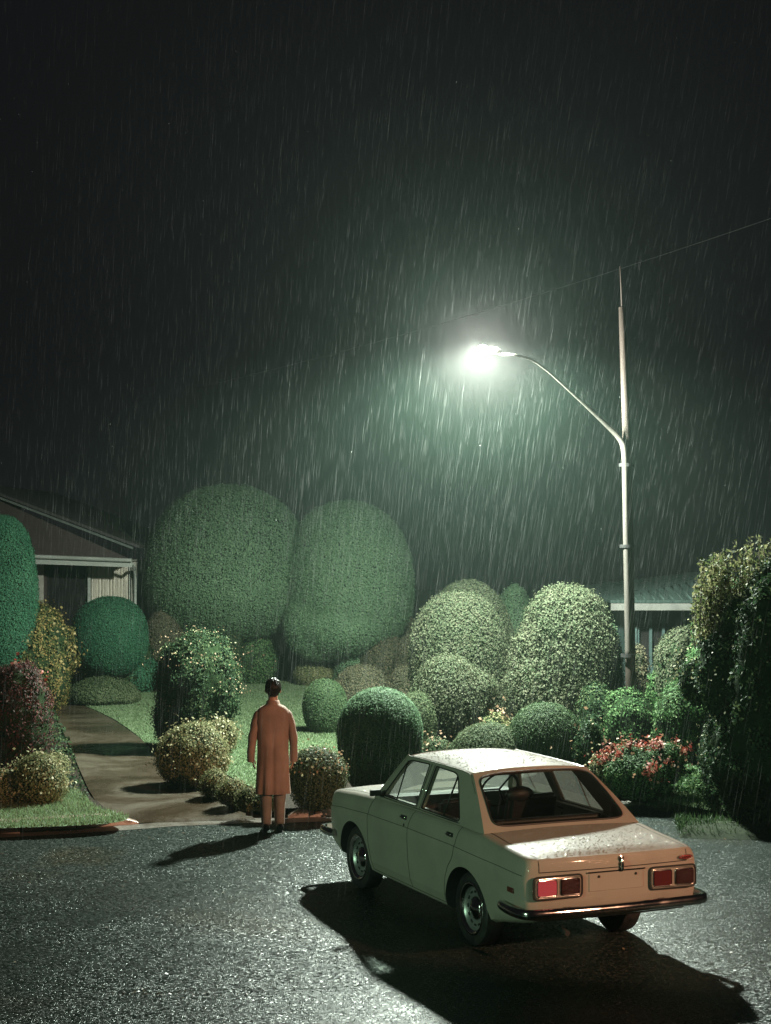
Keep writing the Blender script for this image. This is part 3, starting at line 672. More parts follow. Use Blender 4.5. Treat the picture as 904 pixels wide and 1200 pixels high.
# ================================================================== HOUSES
M['fascia'] = surf('painted_fascia', (.36, .38, .34), (.26, .28, .25), 6, .45, bump=.1, stretch=(.3, 1, 1))
M['wall'] = surf('rendered_wall', (.34, .33, .28), (.25, .24, .2), 5, .8, bump=.4, bscale=60)
M['darkclad'] = surf('dark_cladding', (.035, .022, .018), (.022, .014, .012), 8, .6, stretch=(1, 1, 8))
M['roof_d'] = surf('dark_roof_tiles', (.04, .035, .035), (.025, .022, .022), 6, .6, bump=.8, bscale=14)
M['pane'] = surf('dark_window_glass', (.02, .018, .018), (.012, .012, .012), 3, .08)
M['curtain'] = surf('curtain_cloth', (.72, .68, .58), (.50, .47, .40), 16, .8, stretch=(3, 1, .2))
M['teal'] = surf('teal_weatherboard', (.05, .085, .08), (.035, .06, .058), 5, .5, bump=.2)
M['iron'] = surf('ribbed_iron_roof', (.045, .07, .062), (.03, .045, .04), 5, .35, rough2=.25, stretch=(4, .4, .4))
def slab(name, p, thick, mats, parent, n=None):
    """polygon p (list of Vector, planar) given thickness along n"""
    bm = bmesh.new(); n = n or Vector((0, 1, 0)); a = [bm.verts.new(v) for v in p]; b = [bm.verts.new(v + n * thick) for v in p]
    bm.faces.new(a); bm.faces.new(b[::-1])
    for i in range(len(p)): j = (i + 1) % len(p); bm.faces.new((a[i], b[i], b[j], a[j]))
    return from_bm(name, bm, mats, parent)
def boxp(name, lo, hi, mat, parent, bev=0):
    bm = bmesh.new(); box(bm, lo, hi)
    if bev: bevel_all(bm, bev, 1)
    return from_bm(name, bm, [mat], parent)
YH = 38.0; O = Vector((W(80, 700, YH).x, YH, GZ))
h = empty('house', O); tag(h, 'low dark gabled house with pale eave board and curtained window, at the left', 'house')
def hp(px, py, dy=0): 
    return W(px, py, YH + dy) - O
wl, wr = hp(-220, 700).x, hp(157, 700).x
ev = hp(100, 652).z
e0, e1 = hp(36, 646), hp(162, 655)
apex = hp(-25, 570); re = hp(163, 641)
# wall with openings: pieces
wz = ev - .12
xw0, xw1, xc1 = hp(51, 700).x, hp(104, 700).x, hp(154, 700).x
boxp('wall', (wl, 0, -.1), (xw0, .25, wz), M['wall'], h)
boxp('wall', (xw0, 0.003, -.1), (wr, .25, .45), M['wall'], h)
boxp('wall', (xc1, 0, .453), (wr + .05, .25, wz), M['wall'], h)
boxp('wall', (wr - .2, .26, -.1), (wr, 9, wz), M['wall'], h)
win = boxp('window', (xw0, .16, .455), (xc1, .18, wz), M['pane'], h)
for x in (xw0, xw1 - .03, xc1 - .06):
    boxp('frame', (x, .06, .455), (x + .06, .155, wz - .003), M['fascia'] if x > xw0 + .1 else M['darkclad'], win)
bm = bmesh.new(); prev = None; N_ = 160
for i in range(N_ + 1):
    x = xw1 + .04 + (xc1 - xw1 - .1) * i / N_; y = .13 + .018 * math.sin(i * .95) + .008 * math.sin(i * 2.3 + 1)
    a, b = bm.verts.new((x, y, .46)), bm.verts.new((x, y, wz - .02))
    if prev: bm.faces.new((prev[0], a, b, prev[1]))
    prev = (a, b)
from_bm('curtain', bm, [M['curtain']], h, smooth=60)
# eave board slightly sloping to the right
slab('fascia', [Vector((wl, -.9, e0.z + .12)), Vector((e1.x, -.9, e1.z)), Vector((e1.x, -.9, e1.z - .17)), Vector((wl, -.9, e0.z - .09))], .05, [M['fascia']], h)
slab('soffit', [Vector((wl, -.84, wz + .02)), Vector((e1.x - .05, -.84, wz + .02)), Vector((e1.x - .05, .3, wz + .02)), Vector((wl, .3, wz + .02))], .03, [M['wall']], h, Vector((0, 0, 1)))
mir = Vector((2 * apex.x - re.x, 0, re.z))
slab('gable', [Vector((re.x - .1, -.8, re.z - .25)), Vector((apex.x, -.8, apex.z - .05)), Vector((mir.x, -.8, re.z - .25))], .1, [M['darkclad']], h)
tube_b = bmesh.new()
for q in (re, mir):
    a = Vector((q.x, -.86, q.z)); b = Vector((apex.x, -.86, apex.z)); d = (b - a).normalized(); nn = Vector((-d.z, 0, d.x)); nn = nn if nn.z > 0 else -nn
    vs = [tube_b.verts.new(v) for v in (a, b, b - nn * .045, a - nn * .045)]; v2 = [tube_b.verts.new(v.co + Vector((0, .06, 0))) for v in vs]
    tube_b.faces.new(vs); tube_b.faces.new(v2[::-1])
    for i in range(4): tube_b.faces.new((vs[i], v2[i], v2[(i + 1) % 4], vs[(i + 1) % 4]))
from_bm('barge_board', tube_b, [surf('dull_barge_paint', (.10, .12, .105), (.07, .085, .075), 6, .6)], h)
for q, nm in ((re, 1), (mir, -1)):
    slab('roof', [Vector((q.x + .12 * nm, -.8, q.z - .02)), Vector((apex.x, -.8, apex.z + .02)), Vector((apex.x, 9, apex.z + .02)), Vector((q.x + .12 * nm, 9, q.z - .02))], .06, [M['roof_d']], h, Vector((0, 0, 1)))
bm = bmesh.new(); dx_ = wr + .02; tube(bm, smooth_path([(dx_ + .06, -.80, e1.z - .10), (dx_ + .05, -.55, e1.z - .22), (dx_ + .02, -.08, e1.z - .45), (dx_ + .02, -.06, -.05)], 4), .035, 8); from_bm('downpipe', bm, [M['fascia']], h, smooth=70)
bm = bmesh.new(); tube(bm, [(wl, -.96, e0.z + .10), (e1.x, -.96, e1.z - .02)], .045, 8); from_bm('roof_gutter', bm, [M['fascia']], h, smooth=70)
# right house
YR = 31.5; O = Vector((W(760, 760, YR).x, YR, GZ))
h = empty('garage', O); tag(h, 'low teal building with a pale eave board and ribbed roof behind the lamp post', 'garage')
hr = lambda px, py, dy=0: W(px, py, YR + dy) - O
M['fascia_dull'] = surf('weathered_fascia', (.17, .17, .155), (.12, .12, .11), 6, .5, bump=.15)
x0, x1 = hr(712, 712).x, hr(990, 712).x; ez = hr(712, 706).z
boxp('fascia', (x0, -.5, ez - .13), (x1, -.44, ez), M['fascia_dull'], h, .008)
boxp('wall', (x0 + .35, 0, -.1), (hr(745, 0).x, .2, ez - .06), M['teal'], h)
boxp('wall', (hr(745, 0).x, 0.002, -.1), (hr(802, 0).x, .2, .9), M['teal'], h)
boxp('wall', (hr(802, 0).x, 0, -.1), (x1, .2, ez - .06), M['teal'], h)
boxp('wall', (x0 + .35, .21, -.1), (x0 + .5, 6, ez - .06), M['teal'], h)
w_ = boxp('window', (hr(745, 0).x, .12, .9), (hr(802, 0).x, .14, ez - .1), M['pane'], h)
for px in (745, 760, 775, 800):
    boxp('frame', (hr(px, 0).x, .04, .905), (hr(px, 0).x + (.05 if px < 800 else .07), .115, ez - .1), M['teal'] if px < 790 else M['fascia'], w_)
rz = hr(880, 660, 3.5).z; xr = x0 + 4.2
bm = bmesh.new(); A = [Vector((x0, -.46, ez + .01)), Vector((x1, -.46, ez + .01)), Vector((x1, 3.5, rz)), Vector((xr, 3.5, rz))]
vs = [bm.verts.new(v) for v in A]; bm.faces.new(vs)
B2 = [Vector((x0, -.46, ez + .01)), Vector((xr, 3.5, rz)), Vector((x0, 7.4, ez + .01))]; vs = [bm.verts.new(v) for v in B2]; bm.faces.new(vs)
C2 = [Vector((x0, 7.4, ez + .01)), Vector((xr, 3.5, rz)), Vector((x1, 3.5, rz)), Vector((x1, 7.4, ez + .01))]; vs = [bm.verts.new(v) for v in C2]; bm.faces.new(vs)
bmesh.ops.remove_doubles(bm, verts=bm.verts[:], dist=.001)
ro = from_bm('roof', bm, [M['iron']], h); md = ro.modifiers.new('s', 'SOLIDIFY'); md.thickness = .05; md.offset = 1
bm = bmesh.new()
for k in range(26):
    t_ = k / 26; xa = x0 + .3 + (x1 - x0) * t_
    if xa > x1 - .05: break
    yt = 3.5 if xa > xr else (xa - x0) / (xr - x0) * 3.96 - .46
    zt = ez + .06 + (rz - ez) * (yt + .46) / 3.96
    tube(bm, [(xa, -.46, ez + .065), (xa, yt, zt + .005)], .018, 5)
from_bm('roof_rib', bm, [M['iron']], h)['kind'] = 'stuff'

# ================================================================== LAMP POST
M['timber'] = surf('weathered_timber_pole', (.048, .034, .026), (.03, .021, .016), 6, .8, bump=.5, bscale=30, stretch=(3, 3, .15))
M['galv'] = surf('galvanised_steel', (.10, .09, .08), (.075, .068, .06), 9, .5, metal=.1, bump=.1, stretch=(2, 2, .3))
M['dark'] = surf('dark_metal', (.03, .03, .03), (.02, .02, .02), 8, .45)
YP = G(739, 882, GZ).y
pb = G(739, 882, GZ); pb = Vector((pb.x, YP, GZ))
lp = empty('street_lamp', pb); tag(lp, 'lit street lamp on a curved steel arm fixed to a tall timber pole', 'street lamp')
q = lambda px, py, dy=0: W(px, py, YP + dy) - pb
bm = bmesh.new(); tube(bm, [Vector((0, 0, -.1)), q(739, 760), q(737, 640), q(735, 520), q(731.5, 430), q(729, 360)], [.078, .076, .072, .066, .058, .050], 16); from_bm('pole', bm, [M['timber']], lp)
bm = bmesh.new(); tube(bm, [q(729, 362), q(728, 335), q(727, 312)], [.011, .011, .010], 8); from_bm('finial_rod', bm, [M['timber']], lp)
YL = 25.0
head = W(566, 411, YL) - pb
arm_px = [(736.5, 772, -.07), (735.5, 700, -.075), (734, 620, -.08), (733, 560, -.09), (732, 530, -.1), (727, 515, -.1), (712, 499, -.16), (690, 478, -.30), (665, 455, -.5), (640, 433, -.72), (622, 421, -.9), (604, 416, -1.08), (588, 415, YL - YP), (582, 413.5, YL - YP)]
ap = smooth_path([q(a, b, d) for a, b, d in arm_px], 5)
k_ = [.050] * 22 + [.048 - (.048 - .018) * min(1, i / 22) for i in range(len(ap) - 22)]
bm = bmesh.new(); tube(bm, ap, k_, 12); from_bm('arm', bm, [M['galv']], lp)

for px, py in ((736.5, 768), (735, 640), (734, 545)):
    bm = bmesh.new(); c = q(px, py, -.03); lathe(bm, [(.096, -.025), (.112, -.025), (.112, .025), (.096, .025)], 20, 'z', c, closed=True); from_bm('clamp', bm, [M['dark']], lp, smooth=40)
# lamp head: a bare glass drop held by a short collar at the end of the arm
bm = bmesh.new(); lathe(bm, [(.02, .26), (.045, .22), (.06, .16), (.062, .10), (.03, .09)], 18, 'x', head + Vector((0, 0, 0))); from_bm('lamp_collar', bm, [M['galv']], lp, smooth=50)
bm = bmesh.new(); bmesh.ops.create_uvsphere(bm, u_segments=24, v_segments=12, radius=.1)
for v in bm.verts: v.co = Vector((v.co.x * .95, v.co.y * .8, v.co.z * .8)) + head + Vector((-.0, 0, .0))
gb = from_bm('lamp_bowl', bm, [emis('lit_lamp_bowl', (1, .95, .95), 60)], lp, smooth=80)
# overhead line
M['cable'] = surf('weathered_cable', (.10, .10, .10), (.06, .06, .06), 3, .6)
YW = 30.0; a = W(960, 205, YW); b = W(627, 319, YW + 4); c0 = None
bm = bmesh.new(); P = []
for i in range(41):
    t_ = i / 40; p = (a + Vector((4, 0, 1.0))).lerp(b + (b - a) * 1.6 + Vector((0, 0, -.0)), t_); p.z -= .9 * 4 * t_ * (1 - t_) * .35; P.append(p)
mid_ = P[20].copy()
tube(bm, [p - mid_ for p in P], .0045, 5); o = from_bm('power_line', bm, [M['cable']]); o.location = mid_
tag(o, 'thin overhead cable crossing the night sky above the street lamp', 'cable')

# ================================================================== CAR
def paintmat():
    t = NT('cream_car_paint'); p = t.n('ShaderNodeBsdfPrincipled', Roughness=.32)
    p.inputs['Coat Weight'].default_value = .16; p.inputs['Coat Roughness'].default_value = .05; p.inputs['Specular IOR Level'].default_value = .08
    tc = t.n('ShaderNodeTexCoord'); o = tc.outputs['Object']
    nz = t.n('ShaderNodeTexNoise', Scale=2.5, Detail=6.0, Roughness=.6); t.l(o, nz.inputs['Vector'])
    r = ramp(t, nz.outputs['Fac'], [(.3, (.255, .232, .198)), (.6, (.30, .272, .23))]); t.l(r.outputs['Color'], p.inputs['Base Color'])
    v = t.n('ShaderNodeTexVoronoi', Scale=130.0, Randomness=1.0); t.l(o, v.inputs['Vector'])
    rr = ramp(t, v.outputs['Distance'], [(.1, (1, 1, 1)), (.42, (0, 0, 0))])
    b = t.n('ShaderNodeBump', Strength=.30, Distance=.002); t.l(rr.outputs['Color'], b.inputs['Height'])
    t.l(b.outputs['Normal'], p.inputs['Coat Normal'])
    r2 = t.n('ShaderNodeMapRange'); r2.inputs['To Min'].default_value = .45; r2.inputs['To Max'].default_value = .65
    t.l(nz.outputs['Fac'], r2.inputs['Value']); t.l(r2.outputs['Result'], p.inputs['Roughness'])
    t.l(p.outputs[0], t.out.inputs['Surface']); return t.m
M['paint'] = paintmat()
M['rubber'] = surf('tyre_rubber', (.022, .022, .022), (.012, .012, .012), 20, .7, rough2=.4, bump=.2)
M['chrome'] = surf('chrome', (.62, .60, .58), (.5, .48, .46), 7, .16, metal=1.0, rough2=.08)
M['dark_chrome'] = surf('dull_chrome', (.06, .06, .06), (.03, .03, .03), 9, .35, metal=.3)
M['steelrim'] = surf('silver_wheel', (.42, .42, .41), (.3, .3, .29), 9, .35, metal=.7)
M['cabin'] = surf('dark_cabin_trim', (.045, .035, .03), (.03, .024, .02), 12, .7)
M['seat'] = surf('brown_vinyl_seat', (.022, .018, .016), (.014, .011, .010), 10, .5, bump=.3)
M['seam'] = surf('door_gap', (.015, .014, .012), (.01, .01, .009), 10, .8)
M['seal'] = surf('window_rubber', (.02, .018, .016), (.012, .012, .012), 10, .5)
M['lens'] = surf('red_lens', (.03, .006, .006), (.018, .004, .004), 40, .15, bump=.4, bscale=120)
M['lens_on'] = emis('lit_red_lens', (1.0, .14, .16), .22, (.16, .02, .02))
M['lens_dim'] = emis('faintly_lit_red_lens', (1.0, .06, .05), .03, (.04, .008, .008))
M['amber'] = surf('side_marker_lens', (.10, .02, .012), (.07, .015, .01), 30, .2)
M['badge'] = surf('red_badge', (.35, .03, .03), (.2, .02, .02), 60, .3)
M['glass'] = glassmat('wet_car_glass', (.82, .88, .84), fac=.9)
M['bead'] = None
t_ = NT('water_bead'); p_ = t_.n('ShaderNodeBsdfPrincipled', Roughness=.02, IOR=1.33); p_.inputs['Base Color'].default_value = (.75, .78, .75, 1); p_.inputs['Transmission Weight'].default_value = .6
tc_ = t_.n('ShaderNodeTexCoord'); nz_ = t_.n('ShaderNodeTexNoise', Scale=300.0); t_.l(tc_.outputs['Object'], nz_.inputs['Vector']); b_ = t_.n('ShaderNodeBump', Strength=.1, Distance=.001); t_.l(nz_.outputs['Fac'], b_.inputs['Height']); t_.l(b_.outputs['Normal'], p_.inputs['Normal'])
t_.l(p_.outputs[0], t_.out.inputs['Surface']); M['bead'] = t_.m

CAR = Vector((.925, 15.62, 0)); HEAD = 23.2
car = empty('parked_car', CAR, R(90 + HEAD)); car.scale = (1.02, 1.02, 1.02)
tag(car, 'old cream four door saloon seen from behind with one red tail light lit', 'car')
def lerp_tab(tab, x):
    if x <= tab[0][0]: return tab[0][1]
    for (a, va), (b, vb) in zip(tab, tab[1:]):
        if x <= b:
            u = (x - a) / (b - a); u = u * u * (3 - 2 * u) * .35 + u * .65
            return va + (vb - va) * u
    return tab[-1][1]
WT = [(-2.22, .740), (-2.20, .765), (-2.16, .780), (-2.05, .788), (-1.3, .797), (-.3, .80), (.6, .797), (1.3, .785), (1.8, .765), (1.93, .748), (1.98, .73), (2.0, .70)]
ZB = [(-2.22, .868), (-2.10, .880), (-1.75, .906), (-1.42, .938), (-.9, .945), (0, .940), (.8, .928), (1.3, .900), (1.8, .862), (1.93, .848), (2.0, .825)]
ZS = [(-2.22, .385), (-2.05, .36), (-1.75, .31), (-1.5, .255), (-.8, .225), (.9, .225), (1.6, .25), (2.0, .32)]
def prof(x):
    w, zb, zs = lerp_tab(WT, x), lerp_tab(ZB, x), lerp_tab(ZS, x)
    zc = zb - .150
    return [(.88 * w, zs), (.94 * w, zs + .03), (.972 * w, zs + .42 * (zc - zs) * .5), (.993 * w, zs + .62 * (zc - zs)), (1.0 * w, zc - .075), (1.0 * w, zc - .012),
            (.990 * w, zc + .004), (.982 * w, zc + .05), (.968 * w, zb - .055), (.950 * w, zb - .022), (.922 * w, zb - .004), (.885 * w, zb + .004)]
def side_y(x, z):
    P = prof(x)
    for (y0, z0), (y1, z1) in zip(P, P[1:]):
        if z0 <= z <= z1: return y0 + (y1 - y0) * (z - z0) / max(1e-6, z1 - z0)
    return P[-1][0] if z > P[-1][1] else P[0][0]
def endx(z, y, w, rear):
    if rear:
        b = .030 * (abs(y) / w) ** 2
        t = 0
        if z > .80: t = .02 * ((z - .80) / .07) ** 2
        if z < .5: t = .06 * (.5 - z) / .12
        return b + t - .012 * math.cos(y / w * 1.2)
    return -.02 * (abs(y) / w) ** 2 + .0
def build_body():
    bm = bmesh.new(); MD = 14
    xs = [-2.22, -2.20, -2.16, -2.10] + [-2.05 + i * .05 for i in range(80)] + [1.95, 1.98, 2.0]
    xs = sorted(set(round(x, 4) for x in xs if x <= 2.0)); rings = []
    for x in xs:
        P = prof(x); zb = P[-1][1]; zs = P[0][1]; w0 = P[-1][0]; wb = P[0][0]
        crown = .024 if -1.3 < x < .8 else .022
        crown *= min(1, (x + 2.22) / .1, (2.0 - x) / .1) if (x < -2.1 or x > 1.9) else 1
        L = [(y, z) for y, z in P]
        T = []
        for k in range(1, MD):
            f = 1 - 2 * k / MD; y = w0 * f; T.append((y, zb + crown * (1 - f * f)))
        Rr = [(-y, z) for y, z in P[::-1]]
        Bt = [(-wb * (1 - 2 * k / MD), zs) for k in range(1, MD)]
        ring = L + T + Rr + Bt
        vs = []
        for y, z in ring:
            xx = x
            if x < -2.0: xx = x + endx(z, y, lerp_tab(WT, x), True) * ((-2.0 - x) / .22)
            if x > 1.7: xx = x + endx(z, y, lerp_tab(WT, x), False) * ((x - 1.7) / .3)
            vs.append(bm.verts.new((xx, y, z)))
        rings.append(vs)
    n = len(rings[0])
    for i in range(len(rings) - 1):
        for k in range(n): bm.faces.new((rings[i][k], rings[i][(k + 1) % n], rings[i + 1][(k + 1) % n], rings[i + 1][k]))
    NS = 12
    for ring, x in ((rings[0], xs[0]), (rings[-1], xs[-1])):
        left = ring[:NS]; top = ring[NS - 1:NS + MD]; right = ring[NS + MD - 1:NS + MD - 1 + NS][::-1]; bot = [ring[0]] + ring[:NS + MD - 1 + NS - 1:-1][:MD - 1] + [right[0]]
        grid = []
        for j in range(NS):
            if j == 0: grid.append(bot); continue
            if j == NS - 1: grid.append(top); continue
            row = [left[j]]
            for k in range(1, MD):
                a, b = left[j].co, right[j].co; p = a.lerp(b, k / MD); w = lerp_tab(WT, x)
                base = ring[j].co.x
                p.x = x + endx(p.z, p.y, w, x < 0) * (1)
                row.append(bm.verts.new(p))
            row.append(right[j]); grid.append(row)
        for j in range(NS - 1):
            for k in range(MD): bm.faces.new((grid[j][k], grid[j][k + 1], grid[j + 1][k + 1], grid[j + 1][k]))
    bmesh.ops.recalc_face_normals(bm, faces=bm.faces[:])
    me = bpy.data.meshes.new('body'); bm.to_mesh(me); bm.free()
    ob = bpy.data.objects.new('tmp_body', me); COL.objects.link(ob)
    cutters = []
    for cx, r in ((-1.165, .385), (1.275, .385)):
        for s in (1, -1):
            b2 = bmesh.new(); ring = []
            for sy in (.52, .95):
                ring.append([b2.verts.new((cx + r * 1.04 * math.cos(a), s * sy, .255 + r * math.sin(a))) for a in [2 * PI * k / 48 for k in range(48)]])
            for k in range(48): b2.faces.new((ring[0][k], ring[0][(k + 1) % 48], ring[1][(k + 1) % 48], ring[1][k]))
            b2.faces.new(ring[0]); b2.faces.new(ring[1]); bmesh.ops.recalc_face_normals(b2, faces=b2.faces[:])
            m2 = bpy.data.meshes.new('c'); b2.to_mesh(m2); b2.free(); c = bpy.data.objects.new('tmp_cut', m2); COL.objects.link(c); cutters.append(c)
            md = ob.modifiers.new('b', 'BOOLEAN'); md.object = c; md.operation = 'DIFFERENCE'; md.solver = 'EXACT'
    dg = bpy.context.evaluated_depsgraph_get(); dg.update()
    me2 = bpy.data.meshes.new_from_object(ob.evaluated_get(dg))
    for o in cutters + [ob]: bpy.data.objects.remove(o)
    bm = bmesh.new(); bm.from_mesh(me2)
    bm.faces.ensure_lookup_table(); kill = []
    for f in bm.faces:
        c = f.calc_center_median(); f.material_index = 0
        for cx in (-1.165, 1.275):
            d = math.hypot((c.x - cx) / 1.04, c.z - .255)
            if d < .384 and abs(c.y) < .785: f.material_index = 1
            if abs(d - .384) < .004 and abs(f.normal.y) < .3 and c.z > .2: f.material_index = 1
        if f.normal.z > .6 and -1.30 < c.x < .72 and abs(c.y) < .60 and c.z > .8: kill.append(f)
        if f.normal.z < -.9 and c.z < .4: f.material_index = 1
    bmesh.ops.delete(bm, geom=kill, context='FACES')
    return bm
bb = build_body()
# doors become meshes of their own
def split(bm, test):
    b2 = bm.copy(); bmesh.ops.delete(b2, geom=[f for f in b2.faces if not test(f)], context='FACES')
    bmesh.ops.delete(bm, geom=[f for f in bm.faces if test(f)], context='FACES'); return b2
def in_door(f, s, a, b):
    c = f.calc_center_median()
    return f.material_index == 0 and c.y * s > .68 and a < c.x < b and .30 < c.z < .935 and abs(f.normal.z) < .8
for s in (1, -1):
    for a, b in ((-.055, .86), (-1.0, -.055)):
        d = split(bb, lambda f: in_door(f, s, a, b))
        dob = from_bm('door', d, [M['paint'], M['seam']], car, smooth=38, normals=False)
        # handle with its dish and the lock
        hx, hz_ = (a + .12, .862); y = side_y(hx, hz_)
        bm = bmesh.new(); box(bm, (hx - .055, s * (y + .001), hz_ - .018), (hx + .055, s * (y + .010), hz_ + .018)); bevel_all(bm, .003, 1); from_bm('handle_plate', bm, [M['seal']], dob, smooth=40)
        bm = bmesh.new(); tube(bm, [(hx - .05, s * (y + .006), hz_ + .004), (hx - .035, s * (y + .028), hz_ + .006), (hx + .02, s * (y + .030), hz_ + .006), (hx + .05, s * (y + .008), hz_ + .004)], [.009, .011, .011, .009], 8, flat=.8); from_bm('handle', bm, [M['chrome']], dob, smooth=60)
        if a > -.5:
            bm = bmesh.new(); y2 = side_y(hx - .02, .80); lathe(bm, [(.002, .004), (.011, .004), (.011, 0), (.002, 0)], 14, 'y', (hx - .02, s * (y2 + .002), .80)); from_bm('keyhole', bm, [M['seam']], dob)
from_bm('body', bb, [M['paint'], M['seam']], car, smooth=38, normals=False)
# door gaps, boot and bonnet gaps
def ribbon(bm, pts, nrm, w):
    vs = []
    for i, p in enumerate(pts):
        t = (pts[min(i + 1, len(pts) - 1)] - pts[max(i - 1, 0)]).normalized(); n_ = nrm(p); b = t.cross(n_).normalized()
        vs.append((bm.verts.new(p + b * w), bm.verts.new(p + n_ * .0015), bm.verts.new(p - b * w)))
    for i in range(len(vs) - 1):
        for k in range(2): bm.faces.new((vs[i][k], vs[i][k + 1], vs[i + 1][k + 1], vs[i + 1][k]))
bm = bmesh.new()
def side_line(pts, s):
    P = []
    for i in range(len(pts) - 1):
        (x0, z0), (x1, z1) = pts[i], pts[i + 1]; n = max(2, int(math.hypot(x1 - x0, z1 - z0) / .02))
        for k in range(n): P.append((x0 + (x1 - x0) * k / n, z0 + (z1 - z0) * k / n))
    P.append(pts[-1]); return [Vector((x, s * (side_y(x, z) + .0012), z)) for x, z in P]
for s in (1, -1):
    n_ = lambda p, s=s: Vector((0, s, .05)).normalized()
    ribbon(bm, side_line([(.80, .925), (.865, .82), (.885, .72), (.885, .50), (.84, .36), (.81, .275)], s), n_, .0036)
    ribbon(bm, side_line([(-.10, .935), (-.045, .82), (-.035, .65), (-.035, .48), (-.06, .33), (-.08, .275)], s), n_, .0036)
    ribbon(bm, side_line([(-1.03, .94), (-1.00, .84), (-.965, .72), (-.93, .665), (-.86, .60), (-.795, .50), (-.765, .40), (-.76, .275)], s), n_, .0036)
    ribbon(bm, side_line([(-.76, .275), (.81, .275)], s), n_, .0025)
    ribbon(bm, side_line([(-2.14, .745), (-1.6, .765), (-.9, .785), (0, .785), (.9, .77), (1.6, .73), (1.9, .70)], s), n_, .0022)
up = lambda p: Vector((0, 0, 1))
def top_z(x, y):
    P = prof(x); f = y / P[-1][0]; cr = .022
    if x < -2.1: cr *= (x + 2.22) / .1 if x > -2.22 else 0
    return P[-1][1] + cr * (1 - f * f) + .0015
for s in (1, -1):
    ribbon(bm, [Vector((x, s * .66, top_z(x, .66))) for x in [-2.19 + i * .04 for i in range(21)]], up, .003)
    ribbon(bm, [Vector((x, s * .655, top_z(x, .655))) for x in [.86 + i * .05 for i in range(22)]], up, .003)
ribbon(bm, [Vector((-1.39, y, top_z(-1.39, y))) for y in [-.66 + i * .06 for i in range(23)]], up, .003)
ribbon(bm, [Vector((.86, y, top_z(.86, y))) for y in [-.655 + i * .0655 for i in range(21)]], up, .003)
def rx_(y, z): return -2.22 + endx(z, y, .74, True) - .0015
back = lambda p: Vector((-1, 0, 0))
ribbon(bm, [Vector((rx_(y, .772), y, .772)) for y in [-.66 + i * .066 for i in range(21)]], back, .0035)
for s in (1, -1): ribbon(bm, [Vector((rx_(.66, z), s * .66, z)) for z in (.772, .80, .83, .86)], back, .003)
from_bm('panel_gaps', bm, [M['seam']], car)['label'] = 'thin dark gaps round the doors and the boot lid'

# greenhouse
def gy(z): return .728 - (z - .93) * .445
def V3(x, z, s, off=0): return Vector((x, s * (gy(z) + off), z))
def holed(outer, holes, thick, inward, name, mats, parent):
    """flat-ish panel with openings, given thickness"""
    bm = bmesh.new(); edges = []
    loops = []
    for lp_ in [outer] + holes:
        vs = [bm.verts.new(p) for p in lp_]; loops.append(vs)
        for i in range(len(vs)): edges.append(bm.edges.new((vs[i], vs[(i + 1) % len(vs)])))
    bmesh.ops.triangle_fill(bm, use_beauty=True, use_dissolve=False, edges=edges)
    fs = bm.faces[:]
    r = bmesh.ops.duplicate(bm, geom=bm.verts[:] + bm.edges[:] + fs); mp = r['vert_map']
    dup = [v for v in r['geom'] if isinstance(v, bmesh.types.BMVert)]
    for v in dup: v.co += inward * thick
    for vs in loops:
        for i in range(len(vs)):
            a, b = vs[i], vs[(i + 1) % len(vs)]; bm.faces.new((a, b, mp[b], mp[a]))
    return from_bm(name, bm, mats, parent)
def rounded(pts, r, n=4):
    """round the corners of a closed polygon of Vectors"""
    out = []
    m_ = len(pts)
    for i in range(m_):
        p, a, b = pts[i], pts[i - 1], pts[(i + 1) % m_]; rr = r[i] if isinstance(r, (list, tuple)) else r
        d0 = (a - p); d1 = (b - p); k0 = min(rr, d0.length * .45); k1 = min(rr, d1.length * .45)
        s0 = p + d0.normalized() * k0; s1 = p + d1.normalized() * k1
        for k in range(n + 1):
            t = k / n; out.append(s0 * (1 - t) ** 2 + p * 2 * t * (1 - t) + s1 * t * t)
    return out
def inset_loop(pts, d):
    c = sum(pts, Vector()) / len(pts)
    return [p + (c - p).normalized() * d for p in pts]
def ring_trim(name, loop, r, mat, parent):
    bm = bmesh.new(); n = len(loop); rings = []
    for i, p in enumerate(loop):
        t = (loop[(i + 1) % n] - loop[i - 1]).normalized(); c = sum(loop, Vector()) / n
        a = (p - c); a = (a - t * a.dot(t)).normalized(); b = t.cross(a)
        rings.append([bm.verts.new(p + a * r * math.cos(q) + b * r * math.sin(q)) for q in [2 * PI * k / 6 for k in range(6)]])
    for i in range(n):
        for k in range(6): bm.faces.new((rings[i][k], rings[i][(k + 1) % 6], rings[(i + 1) % n][(k + 1) % 6], rings[(i + 1) % n][k]))
    return from_bm(name, bm, [mat], parent, smooth=80)
def pane(name, loop, parent, mat=None):
    bm = bmesh.new(); vs = [bm.verts.new(p) for p in loop]; f = bm.faces.new(vs); bmesh.ops.triangulate(bm, faces=[f])
    return from_bm(name, bm, [mat or M['glass']], parent)
RB = 1.350
def roof_z(x, y):
    u = abs(y) / .56; v = (x + .15) / .66
    return RB - .012 + .070 * (1 - min(1, u) ** 2.6) * (1 - min(1, abs(v)) ** 4 * .55) - .010 * max(0, v) ** 3
